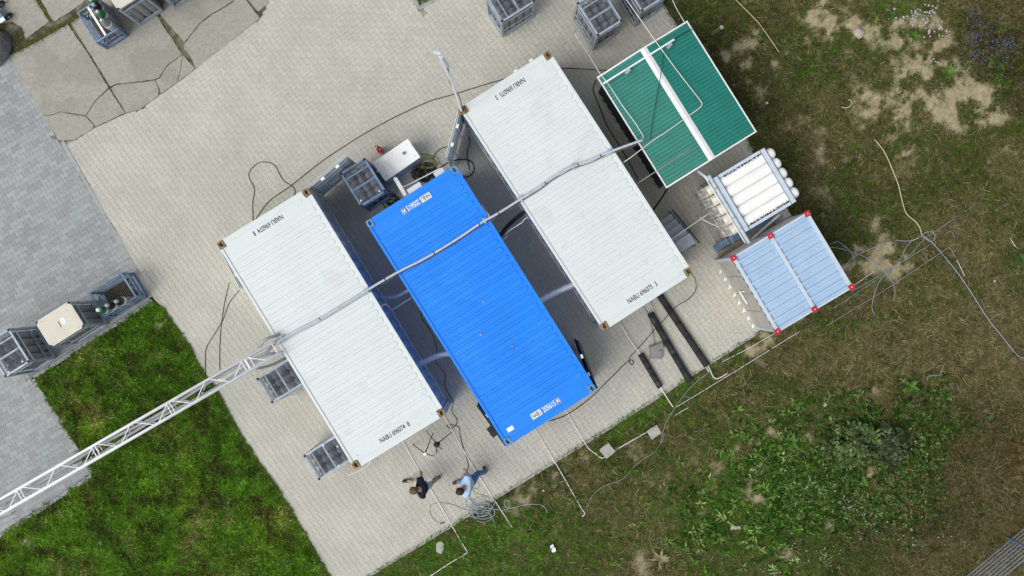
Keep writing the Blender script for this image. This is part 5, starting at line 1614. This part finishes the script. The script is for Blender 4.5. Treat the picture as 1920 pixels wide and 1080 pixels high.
# fence posts of weathered wood
def stake(label, base, top, h, r):
    a, b = P(*base, -.05), P(*top, h)
    root = thing('wooden_stake', label, 'post', a, 0, 'weathered wooden stakes beside the shed')
    wpart('shaft', MB().tube([a, a.lerp(b, .5), b], r, 9), WOOD, root)
    wpart('top', MB().tube([b - Vector((0, 0, .0)), b + Vector((0, 0, .01))], r * .93, 9), CONC, root)
stake('upper weathered wooden stake by the green shed corner', (1336, 64), (1353, 51), 1.0, .05)
stake('lower weathered wooden stake by the green shed edge', (1423, 202), (1438, 193), .8, .036)
stake('short broken wooden stake touching the green shed edge', (1367, 161), (1376, 159), .3, .02)

# ------------------------------------------------------------------ steel mat fence, bottom right
def fence():
    a, b = P(1813, 1079, 0), P(1920, 990, 0)
    d = (b - a).normalized()
    root = thing('mat_fence', 'galvanised steel mat fence in the bottom right corner', 'fence', a)
    s0, s1 = -2.2, 3.2
    for k in range(8):
        z = .06 + k * .2
        for o in (-.009, .009):
            off = Vector((-d.y, d.x, 0)) * o
            wpart('rod', MB().cyl(a + d * s0 + off + Vector((0, 0, z)), a + d * s1 + off + Vector((0, 0, z)), .0055, 5), STEELC, root)
    vw = MB()
    for i in range(int((s1 - s0) / .05)):
        p = a + d * (s0 + i * .05)
        vw.bar(p + Vector((0, 0, .02)), p + Vector((0, 0, 1.5)), .004)
    o = wpart('upright_wires', vw, STEEL, root)
    pb = P(1890, 1009, 0)
    for s in (0, -2.5, 2.5):
        p = pb + d * s
        wpart('post', MB().bar(p, p + Vector((0, 0, 1.55)), .04, .06), STEELB, root)
fence()

# ------------------------------------------------------------------ thing at the left edge: blue trolley and a covered heap
tr = thing('hand_trolley', 'blue hand trolley with black wheels cut by the left edge', 'trolley', P(0, 34, 0), AD)
MB().box((0, -.05, .25), (.42, .36, .03)).build('deck', BLUEFIT, tr)
MB().box((.17, .08, .275), (.10, .14, .02)).build('steel_patch', ALU, tr)
for x in (-.24, .12):
    w_ = MB().lathe([(.11, -.03), (.125, -.015), (.125, .015), (.11, .03)], 16, axis='X'); ow = w_.build('wheel', RUBBER, tr, True, (x, .22, .125)); ow.rotation_euler = (0, 0, .2)
    MB().lathe([(.05, -.034), (.05, .034)], 10, axis='X').build('hub', STEEL, ow)
MB().bar((-.35, -.1, .3), (-.38, -.1, 1.0), .03).build('handle', BLUEFIT, tr)
def heap():
    mb = MB(); n, mm = 14, 8
    vs, fs = [], []
    for j in range(mm + 1):
        t = j / mm; r = .34 * math.sqrt(max(0, 1 - t ** 2.4)) + .002
        for i in range(n):
            a = 2 * math.pi * i / n
            q = r * (1 + .10 * math.sin(a * 3 + j) + .05 * math.sin(a * 7 - j * 2))
            vs.append((q * math.cos(a), q * 1.3 * math.sin(a), .55 * t))
    for j in range(mm):
        for i in range(n):
            fs.append((j * n + i, j * n + (i + 1) % n, (j + 1) * n + (i + 1) % n, (j + 1) * n + i))
    mb.add(vs, fs)
    o = mb.build('covered_heap', TARP, None, True, P(-4, 90, 0))
    tag(o, 'grey tarpaulin covered heap at the left edge below the blue trolley', 'heap')
heap()
db = MB()
rr_ = random.Random(4)
for k in range(60):
    x, y = rr_.gauss(28, 10), rr_.gauss(72, 14)
    db.box(P(x, y, .01), (rr_.uniform(.01, .04), rr_.uniform(.01, .03), .012), rr_.uniform(0, 3))
o = db.build('soil_crumbs', mat('dark_crumbs', (0.07, 0.06, 0.04), .9, var=.3)); tag(o, 'dark soil crumbs on the slab by the covered heap', kind='stuff')

# timber beams stacked between the rack and the light blue container
for (lab, a, b, h, m) in (('bluish timber beam lying in front of the vessel rack', (1340, 466), (1440, 412), .30, STEELB), ('brown timber beam lying behind the bluish one', (1348, 478), (1452, 418), .22, WOOD)):
    solo('timber_beam', MB().bar(P(*a, h), P(*b, h), .16, .14).bar(P(a[0] + 1, a[1] + 1, h - .12), P(b[0] - 2, b[1] + 1, h - .12), .12, .10), m, lab, 'beam', 'beams beside the light blue container', False)

# ------------------------------------------------------------------ cables and pipes on the ground
def line(name, label, cat, pts, r, m, z=None, n=6, sm=6, group=None):
    return solo(name, MB().tube(spline(pxpath(pts, r + .006 if z is None else z), sm), r, n), m, label, cat, group)
line('cable', 'long black cable arching over the paving behind the open white doors', 'cable', [(470, 424), (480, 410), (505, 377), (547, 347), (600, 305), (652, 270), (702, 240), (750, 215), (805, 190), (850, 177), (942, 149), (1000, 136), (1050, 128), (1120, 131), (1150, 133)], .010, CABLE)
line('cable', 'black cable forming a hump above the left white container', 'cable', [(475, 420), (474, 400), (474, 378), (477, 355), (467, 333), (469, 320), (483, 306), (500, 304), (515, 310), (524, 326), (532, 339), (545, 347), (553, 357), (552, 367)], .009, CABLE)
line('cable', 'thin black cable left of the white container, straighter of the pair', 'cable', [(430, 530), (421, 568), (415, 610), (412, 650), (412, 694)], .008, CABLE)
line('cable', 'thin black cable left of the white container, bending outward', 'cable', [(448, 545), (430, 568), (418, 600), (403, 625), (388, 650), (385, 670), (386, 708)], .008, CABLE)
line('cable', 'black cable with one small loop crossing the black insulated pipes', 'cable', [(1296, 512, .6), (1304, 525, .3), (1304, 545, .12), (1290, 562, .2), (1275, 570, .2), (1262, 580, .2), (1250, 594, .2), (1238, 607, .2), (1222, 624, .2), (1205, 644, .1), (1190, 660), (1181, 671), (1180, 679), (1184, 684), (1188, 681), (1186, 676), (1180, 676), (1170, 684), (1148, 706), (1120, 734), (1095, 756), (1062, 778), (1030, 790)], .010, CABLE)
line('cable', 'black cable between the left white and blue containers running down to the man in blue', 'cable', [(789, 582), (792, 598), (805, 617), (815, 638), (819, 656), (816, 675), (826, 690), (835, 702), (834, 722), (842, 740), (850, 754), (847, 771), (857, 787), (853, 799), (842, 803), (839, 797), (848, 797), (860, 801), (863, 818), (869, 840), (874, 856), (878, 872), (876, 882)], .008, CABLE)
line('ground_pipe', 'white pipe from the left white container past the man in black to the bottom edge', 'pipe', [(752, 820), (757, 829), (785, 880), (828, 951), (846, 983), (862, 1011), (874, 1031), (876, 1035), (872, 1039), (840, 1058), (806, 1081)], .0115, PIPE, sm=3)
line('ground_pipe', 'white pipe from the container corner past the man in blue', 'pipe', [(828, 771), (835, 783), (880, 863), (915, 919), (935, 950), (960, 988)], .0115, PIPE, sm=3)
line('ground_pipe', 'white pipe running from the blue container straight into the brown grass', 'pipe', [(1000, 798), (1004, 805), (1030, 848), (1060, 900), (1090, 953), (1096, 961), (1095, 966), (1091, 969)], .0115, PIPE, sm=3)
line('ground_pipe', 'white pipe from the blue container bending to the nearer concrete slab', 'pipe', [(1056, 760), (1060, 767), (1085, 810), (1101, 837), (1106, 843), (1122, 855), (1128, 859), (1134, 857)], .0115, PIPE, sm=4)
line('ground_pipe', 'short white pipe joining the two concrete slabs', 'pipe', [(1154, 844), (1185, 826), (1213, 810)], .013, PIPE)
line('wire', 'thin grey wire curving left through the brown grass from the far slab', 'wire', [(1246, 812), (1242, 826), (1228, 846), (1205, 862), (1190, 874), (1175, 891), (1160, 902), (1135, 910), (1118, 922), (1107, 936), (1102, 950)], .006, GCABLE, .04)
line('wire', 'thin grey wire from the far slab up along the paving edge', 'wire', [(1238, 830), (1248, 795), (1262, 770), (1285, 738), (1305, 717), (1335, 694)], .007, GCABLE, .04)
F_ = 'thin pipes laid along the edge of the field'
line('field_pipe', 'thin pale pipe along the field edge starting at the short black pipe', 'pipe', [(1268, 763), (1305, 741), (1346, 716), (1392, 688), (1450, 652), (1500, 621)], .007, PIPE, .035, group=F_)
line('field_pipe', 'short pale pipe end lying below the first field pipe', 'pipe', [(1266, 779), (1280, 770), (1291, 764)], .007, PIPE, .035, group=F_)
line('field_pipe', 'pale pipe passing under the lower edge of the light blue container', 'pipe', [(1355, 678), (1400, 655), (1440, 632), (1475, 612), (1530, 577), (1593, 540), (1640, 508)], .0075, PIPE, .035, group=F_)
line('field_pipe', 'straight grey pipe from the light blue container past the hose knot', 'pipe', [(1600, 545), (1648, 517), (1700, 483), (1735, 447), (1796, 406)], .0065, PIPED, .035, sm=4, group=F_)
line('field_pipe', 'far end of a straight grey pipe in the dry grass', 'pipe', [(1809, 397), (1830, 382)], .006, PIPED, .04, group=F_)
line('field_pipe', 'second straight grey pipe ending at the hose knot', 'pipe', [(1563, 578), (1625, 537), (1690, 492), (1748, 456)], .0065, PIPED, .035, group=F_)
line('field_pipe', 'lowest straight grey pipe with a hooked upper end', 'pipe', [(1550, 611), (1600, 580), (1640, 556), (1700, 517), (1762, 475), (1775, 466), (1781, 465), (1786, 472), (1790, 481)], .0065, PIPED, .035, group=F_)
line('field_pipe', 'pale wire end continuing below the hooked pipe', 'pipe', [(1794, 487), (1802, 503), (1809, 518)], .007, PIPE, .05, group=F_)
line('field_pipe', 'small hooked wire above the hooked pipe', 'pipe', [(1773, 439), (1780, 434), (1785, 436), (1790, 446)], .006, PIPED, .06, group=F_)
line('field_pipe', 'tiny pale wire end near the right edge', 'pipe', [(1894, 446), (1904, 463)], .007, PIPE, .06, group=F_)
line('garden_hose', 'straw yellow hose snaking down the field to the hose knot', 'hose', [(1640, 262), (1652, 276), (1662, 292), (1675, 322), (1684, 345), (1690, 370), (1697, 395), (1704, 405), (1717, 416), (1725, 428), (1728, 440)], .014, YHOSE, .05)
line('garden_hose', 'straw yellow hose at the top edge right of the green shed', 'hose', [(1378, -4), (1384, 4), (1416, 36), (1430, 53), (1450, 82), (1461, 98)], .012, YHOSE, .05)
line('garden_hose', 'grey hose running from the knot to the right edge', 'hose', [(1728, 440), (1738, 447), (1748, 455), (1770, 480), (1796, 512), (1822, 550), (1850, 594), (1880, 632), (1905, 663), (1918, 671), (1935, 671)], .010, HOSE, .04)
line('garden_hose', 'grey hose loop at the knot', 'hose', [(1728, 442), (1735, 436), (1748, 435), (1753, 442), (1750, 451), (1743, 453), (1734, 446), (1724, 444), (1715, 449), (1700, 452), (1680, 450)], .008, HOSE, .05)
line('garden_hose', 'grey hose from the knot down to the lower left in a long S', 'hose', [(1722, 447), (1708, 453), (1698, 466), (1690, 482), (1680, 500), (1665, 512), (1650, 526), (1642, 545), (1637, 562), (1635, 578), (1640, 590)], .0075, HOSE, .04)
line('garden_hose', 'grey hose from the light blue container curving over the pipes', 'hose', [(1556, 463), (1580, 467), (1605, 475), (1622, 482), (1640, 494), (1655, 505), (1668, 522), (1677, 538), (1678, 552), (1675, 562)], .0075, HOSE, .04)
line('garden_hose', 'grey hose arching tightly beside the light blue container', 'hose', [(1556, 458), (1570, 453), (1582, 460), (1593, 470), (1601, 484), (1603, 498)], .0075, HOSE, .04)
line('garden_hose', 'grey hose running up from the light blue container towards the knot', 'hose', [(1578, 504), (1590, 492), (1600, 483), (1618, 473), (1645, 461), (1660, 454)], .008, HOSE, .04)
line('hose_ring', 'short curved piece of pale hose lying in the grass', 'hose', [(1578, 201), (1587, 202), (1594, 199), (1597, 193), (1595, 188), (1590, 187)], .012, YHOSE, .05)
line('bent_wire', 'bent thin wire in the grass by the big rosette', 'wire', [(1738, 714), (1742, 704), (1763, 704), (1764, 697), (1768, 690), (1771, 680)], .006, STEEL, .12, sm=2)
# pipes crossing to and over the green shed
line('shed_pipe', 'thin white pipe from the nearest gas bundle to the shed eaves', 'pipe', [(1078, 62, .9), (1081, 70, .9), (1100, 97, 1.4), (1122, 133, 2.2), (1136, 152, 2.5)], .012, PIPE, sm=4)
line('shed_pipe', 'white pipe bent round on the right half of the green roof', 'pipe', [(1165, -10, 2.3), (1175, 0, 2.3), (1240, 92, 2.52), (1280, 146, 2.5), (1312, 187, 2.47), (1316, 194, 2.47), (1313, 201, 2.47), (1290, 218, 2.5), (1250, 247, 2.55), (1225, 263, 2.52), (1180, 297, 2.5), (1166, 306, 2.45)], .010, PIPE, sm=6)
line('shed_pipe', 'thin pale rod lying over the lower left roof half towards the white container', 'pipe', [(1297, 277, 2.44), (1250, 308, 2.42), (1215, 331, 2.40), (1186, 350, 2.40)], .010, GCABLE, sm=2)
line('shed_pipe', 'thin white line from the top edge to the upper roof corner', 'pipe', [(1255, -15, 1.8), (1262, 2, 1.9), (1269, 17, 2.0), (1283, 41, 2.3)], .009, PIPE, sm=3)
line('cable', 'thin black cable drawn across the left half of the green roof', 'cable', [(1245, 100, 2.55), (1238, 145, 2.56), (1230, 190, 2.5), (1222, 240, 2.46), (1219, 262, 2.46)], .008, CABLE)
line('cable', 'black cable on the ground along the foot of the green shed', 'cable', [(1118, 150), (1112, 168), (1122, 195), (1138, 235), (1158, 268), (1180, 305), (1196, 335)], .012, CABLE)
line('cable', 'thick black cable from the shed corner to the right white container', 'cable', [(1252, 352, 1.2), (1240, 372, .9), (1222, 398, .7), (1205, 425, .6)], .022, CABLE)
line('rack_pipe', 'thin white pipe from the vessel rack to the steps', 'pipe', [(1334, 397, 1.5), (1300, 420, 1.5), (1262, 447, 1.5), (1245, 458, 1.5)], .011, PIPE, sm=3)
line('rack_pipe', 'thin pale pipe branching down to the rack covers', 'pipe', [(1312, 408, 1.4), (1330, 418, 1.4), (1350, 426, 1.4)], .011, PIPE, sm=3)
line('rack_pipe', 'thin pale pipe on the paving ending at the bluish beam', 'pipe', [(1314, 412, .4), (1328, 435, .25), (1341, 455, .2), (1346, 458, .2), (1350, 456, .2)], .009, PIPE, sm=4)
line('rack_pipe', 'thin drooping wires between the shed and the rack', 'pipe', [(1292, 328, 1.6), (1300, 345, 1.4), (1312, 362, 1.3), (1322, 384, 1.2), (1345, 418, 1.0), (1358, 447, .8)], .007, GCABLE, sm=4)
line('rack_pipe', 'grey angled tube from the shed corner to the vessel rack', 'pipe', [(1306, 318, 2.1), (1322, 331, 2.2), (1330, 337, 2.2)], .040, CONDUIT, sm=3)
line('rack_pipe', 'grey slanting brace tube between the rack and the light blue container', 'pipe', [(1403, 455, .6), (1428, 432, 1.2), (1462, 402, 1.7)], .030, CONDUIT, sm=2)
line('small_pipe', 'small white pipe elbow beside the middle gas bundle', 'pipe', [(543, 744, .6), (556, 742, .6), (565, 757, .6), (583, 749, .6)], .010, PIPE, sm=1)
line('small_pipe', 'thin white pipe with a blue tap at the lower corner of the left white container', 'pipe', [(634, 883, .7), (643, 888, .5), (650, 893, .3), (656, 890, .3), (670, 884, .3), (688, 875, .3), (693, 868, .3), (693, 863, .3)], .011, PIPE, sm=3)
line('small_pipe', 'thin wire at the side of the topmost middle bundle', 'pipe', [(1078, 64, .5), (1077, 58, .9), (1083, 53, 1.1), (1092, 49, 1.2)], .010, GCABLE, sm=4)

# hoses at the people's feet
rrh = random.Random(21)
coil = []
for k in range(46):
    a = k * .82
    ph = k / 46
    cx, cy = 903 + 8 * math.sin(k * .31), 956 + 6 * math.cos(k * .23)
    r_ = 14 + 8 * math.sin(k * .47) + rrh.uniform(-2, 2)
    coil.append((cx + 1.15 * r_ * math.cos(a), cy + .85 * r_ * math.sin(a), .03 + .04 * ph))
line('hose_coil', 'tangled coil of pale blue hose behind the man in the blue shirt', 'hose', [(833, 979), (822, 980), (812, 972), (806, 960), (806, 950), (812, 945), (828, 943), (850, 947), (870, 955), (885, 958)] + coil + [(918, 962), (925, 975), (929, 988)], .0085, HOSE, sm=4)
line('hose_coil', 'grey hose with a small loop lying on the soil right of the coil', 'hose', [(880, 935), (890, 948), (905, 950), (930, 955), (948, 956), (957, 948), (956, 940), (949, 938), (945, 944), (950, 952), (962, 952), (985, 946), (1010, 946), (1022, 952), (1026, 962)], .0085, HOSE, .03)
line('cable', 'grey black cable looping on the paving beside the man in the blue shirt', 'cable', [(893, 902), (898, 910), (895, 917), (888, 916), (888, 922), (898, 927), (910, 930), (918, 937)], .007, GCABLE)
line('cable', 'grey cable ring at the feet of the man in the blue shirt', 'cable', [(874, 938), (873, 946), (880, 952), (888, 949), (890, 942), (885, 936), (877, 936)], .007, GCABLE)
line('hose_plug', 'orange tipped coupling at the end of the pale hose', 'coupling', [(833, 979), (829, 982), (825, 981)], .02, WOOD)

# ------------------------------------------------------------------ tripods
def tripod(label, px, h, feet, headm):
    c = P(*px, h)
    root = thing('tripod', label, 'tripod', (c.x, c.y, 0), 0, 'black tripods')
    top = c - Vector((0, 0, .08))
    for f in feet:
        wpart('leg', MB().tube([top, P(*f, .0).lerp(top, .5), P(*f, 0.0)], (lambda t: .014 - .004 * t), 6), RUBBER, root)
    wpart('column', MB().cyl(top - Vector((0, 0, .35)), c + Vector((0, 0, .02)), .014, 8), RUBBER, root)
    wpart('head', MB().box(c + Vector((0, 0, .03)), (.07, .06, .07), .5).cyl(c + Vector((0, 0, .05)), c + Vector((.12, -.12, .0)), .010, 6), headm, root)
tripod('black tripod with a white head, left of the two', (796.5, 851), .9, [(774, 833), (812, 855), (812, 812)], DECAL)
tripod('black tripod with a bulky dark head, right of the two', (819, 833), .95, [(799, 808), (846, 811), (818, 848)], RUBBER)
c = P(819, 833, 1.0)
solo('camera_bag', MB().lathe([(.05, 0), (.075, .03), (.07, .09), (.04, .12)], 10, (c.x, c.y, c.z + .02)).box((c.x + .04, c.y + .02, c.z + .08), (.09, .06, .06), .4), GREENPAINT if False else RUBBER, 'dark instrument mounted on the right tripod', 'instrument')

# ------------------------------------------------------------------ people
SKIN = mat('skin', (0.45, 0.29, 0.19), .55, var=.06)
NAVY = mat('navy_cotton', (0.008, 0.012, 0.028), .85, var=.2, bump=.4, bscale=18)
SHORTS = mat('pale_grey_shorts', (0.50, 0.53, 0.57), .8, var=.08, bump=.3, bscale=20)
SHIRT = mat('light_blue_checked_shirt', (0.46, 0.62, 0.85), .8, var=.10, scale=40, bump=.35, bscale=18)
JEANS = mat('blue_jeans', (0.09, 0.21, 0.42), .85, var=.18, scale=16, bump=.3, bscale=30)
SHOE_D = mat('dark_shoe', (0.018, 0.018, 0.02), .55, var=.2)
SHOE_B = mat('brown_shoe', (0.06, 0.04, 0.024), .55, var=.2)
HAIR1 = mat('brown_hair', (0.14, 0.085, 0.042), .7, var=.35, scale=25, bump=.5, bscale=60)
HAIR2 = mat('dark_brown_hair', (0.035, 0.023, 0.014), .7, var=.35, scale=25, bump=.5, bscale=60)

def skin_obj(name, chains, mat_, parent=None, loc=None, sub=2, root_i=0):
    """chains: list of [(point, radius), ...]; a chain may start with the index of an earlier vertex"""
    V, E, RD = [], [], []
    for ch in chains:
        prev = None
        for it in ch:
            if isinstance(it, int):
                prev = it; continue
            V.append(tuple(it[0])); RD.append(it[1])
            if prev is not None: E.append((prev, len(V) - 1))
            prev = len(V) - 1
    me = bpy.data.meshes.new(name)
    me.from_pydata(V, E, [])
    o = link(name, me, parent, loc)
    o.modifiers.new('Skin', 'SKIN').use_smooth_shade = True
    for i, d in enumerate(me.skin_vertices[0].data):
        r = RD[i]
        d.radius = (r, r) if not isinstance(r, tuple) else r
        d.use_root = (i == root_i)
    s = o.modifiers.new('Subdivision', 'SUBSURF'); s.levels = sub; s.render_levels = sub
    me.materials.append(mat_)
    return o

def person(label, J, shirt_m, leg_m, shoe_m, hair_m, shorts, face):
    base = Vector((J['pelvis'].x, J['pelvis'].y, 0))
    q = {k: v - base for k, v in J.items()}
    f = Vector((*face, 0)).normalized()
    lat = Vector((-f.y, f.x, 0))
    hd = q['head']
    ch = [[(q['pelvis'], .105), (q['pelvis'].lerp(q['chest'], .5), .105), (q['chest'], .125), (q['neck'], .055), (hd - Vector((0, 0, .04)) + f * .01, .078), (hd + Vector((0, 0, .05)), .088), (hd + Vector((0, 0, .10)), .05)]]
    idx = 7
    def add(start, pts):
        nonlocal idx
        ch.append([start] + pts); idx += len(pts); return idx - 1
    for s in ('l', 'r'):
        w = q['wrist_' + s]; el = q['elbow_' + s]
        add(2, [(q['shoulder_' + s], .062), (el, .043), (w, .028)])
        wi = idx - 1
        d = (q['hand_' + s] - w).normalized()
        side = d.cross(Vector((0, 0, 1)));  side = side.normalized() if side.length > .1 else lat.copy()
        up = side.cross(d).normalized()
        add(wi, [(w + d * .06, (.034, .018))])
        pi_ = idx - 1
        for k, (o_, ln) in enumerate(((-.027, .065), (-.009, .078), (.009, .074), (.027, .058))):
            b = w + d * .09 + side * o_
            add(pi_, [(b, .0095), (b + d * ln * .5 - up * .012, .0085), (b + d * ln * .8 - up * .035, .0075)])
        add(wi, [(w + d * .04 + side * .036, .0105), (w + d * .075 + side * .05 - up * .01, .009)])
    for s in ('l', 'r'):
        add(0, [(q['hip_' + s], .085), (q['knee_' + s], .054), (q['knee_' + s].lerp(q['ankle_' + s], .35), .052), (q['ankle_' + s], .036), (q['ankle_' + s].lerp(q['toe_' + s], .35) - Vector((0, 0, .02)), .036), (q['toe_' + s], .032)])
    # nose and ears
    add(4, [(hd + f * .098 + Vector((0, 0, -.005)), .012)])
    for s in (-1, 1):
        add(4, [(hd + lat * s * .088 + Vector((0, 0, .0)), .014)])
    body = skin_obj('person', ch, SKIN, None, base)
    tag(body, label, 'person', 'people walking past the hoses')
    up_ = .012
    c2 = [[(q['pelvis'], .135 if not shorts else .13), (q['pelvis'].lerp(q['chest'], .5), .155), (q['chest'], .175), (q['chest'].lerp(q['neck'], .72), .105)]]
    k = 4
    for s in ('l', 'r'):
        sl = .5 if shorts else .92
        el = q['elbow_' + s]; end = q['shoulder_' + s].lerp(el, .85) if shorts else el.lerp(q['wrist_' + s], .15)
        c2.append([2, (q['shoulder_' + s], .102), (q['shoulder_' + s].lerp(end, .6), .082), (end, .072)]); k += 3
    skin_obj('shirt', c2, shirt_m, body)
    c3 = [[(q['pelvis'] + Vector((0, 0, .06)), .125), (q['pelvis'] - Vector((0, 0, .05)), .125)]]
    for s in ('l', 'r'):
        end = q['knee_' + s] if shorts else q['ankle_' + s] + Vector((0, 0, .03))
        pts = [1, (q['hip_' + s] - Vector((0, 0, .05)), .105)]
        if shorts:
            pts += [(q['hip_' + s].lerp(end, .6), .092), (q['hip_' + s].lerp(end, .88), .085)]
        else:
            pts += [(q['knee_' + s], .078), (q['knee_' + s].lerp(end, .5), .068), (end, .062)]
        c3.append(pts)
    skin_obj('shorts' if shorts else 'trousers', c3, leg_m, body)
    for s in ('l', 'r'):
        a, t_ = q['ankle_' + s], q['toe_' + s]
        d = (t_ - a); d.z = 0; d.normalize()
        skin_obj('shoe', [[(a - d * .045 - Vector((0, 0, .045)), .045), (a.lerp(t_, .45) - Vector((0, 0, .022)), .048), (t_ - d * .02, .046), (t_ + d * .02, .034)]], shoe_m, body)
    # hair cap
    bm = bmesh.new(); bmesh.ops.create_uvsphere(bm, u_segments=20, v_segments=12, radius=1)
    bmesh.ops.delete(bm, geom=[v for v in bm.verts if v.co.z < -.45 or (Vector((v.co.x, v.co.y, 0)).dot(f) > .62 and v.co.z < .35)], context='VERTS')
    rr = random.Random(label)
    for v in bm.verts:
        o_ = v.co.copy()
        along_ = Vector((o_.x, o_.y, 0)).dot(f); la = Vector((o_.x, o_.y, 0)).dot(lat)
        v.co = hd + Vector((0, 0, .035)) + f * (along_ * .112 - .008) + lat * (la * .093) + Vector((0, 0, o_.z * .118)) + o_ * rr.uniform(-.004, .006)
    me = bpy.data.meshes.new('hair'); bm.to_mesh(me); bm.free(); me.materials.append(hair_m)
    me.polygons.foreach_set('use_smooth', [True] * len(me.polygons))
    link('hair', me, body)
    return body

J1 = dict(pelvis=P(795, 913, .95), chest=P(789.5, 914.5, 1.32), neck=P(784, 918, 1.49), head=P(774.5, 919.5, 1.62),
          shoulder_r=P(788.5, 901.5, 1.40), elbow_r=P(790, 897, 1.14), wrist_r=P(789, 889.5, .96), hand_r=P(788.5, 884, .88),
          shoulder_l=P(791.5, 929, 1.40), elbow_l=P(794, 931, 1.14), wrist_l=P(788, 929, .95), hand_l=P(783, 927, .88),
          hip_r=P(791, 907, .90), knee_r=P(777, 903.5, .52), ankle_r=P(769.5, 901.5, .12), toe_r=P(755.5, 902.5, .04),
          hip_l=P(797, 916, .90), knee_l=P(810, 905, .50), ankle_l=P(823, 896, .17), toe_l=P(812, 900.5, .04))
person('man in a navy T-shirt and pale shorts striding over the white pipe', J1, NAVY, SHORTS, SHOE_D, HAIR1, True, (-1, -.05))
J2 = dict(pelvis=P(881, 905, .93), chest=P(876, 911, 1.32), neck=P(869, 916, 1.50), head=P(861.5, 921, 1.62),
          shoulder_r=P(876.5, 896, 1.40), elbow_r=P(877, 890, 1.14), wrist_r=P(875, 884.5, .98), hand_r=P(871, 881.5, .93),
          shoulder_l=P(874, 928.5, 1.40), elbow_l=P(878, 928, 1.14), wrist_l=P(880, 920, .98), hand_l=P(878, 915, .93),
          hip_r=P(880, 900, .88), knee_r=P(868, 902, .52), ankle_r=P(862, 902.5, .12), toe_r=P(849.5, 906.5, .04),
          hip_l=P(886, 902, .88), knee_l=P(896, 887, .50), ankle_l=P(909, 884, .12), toe_l=P(909.5, 875.5, .05))
J2['ankle_l'] = P(910.5, 885, .12); J2['toe_l'] = P(906.5, 875, .05)
person('man in a light blue shirt and jeans holding the black cable', J2, SHIRT, JEANS, SHOE_B, HAIR2, False, (-1, -.1))
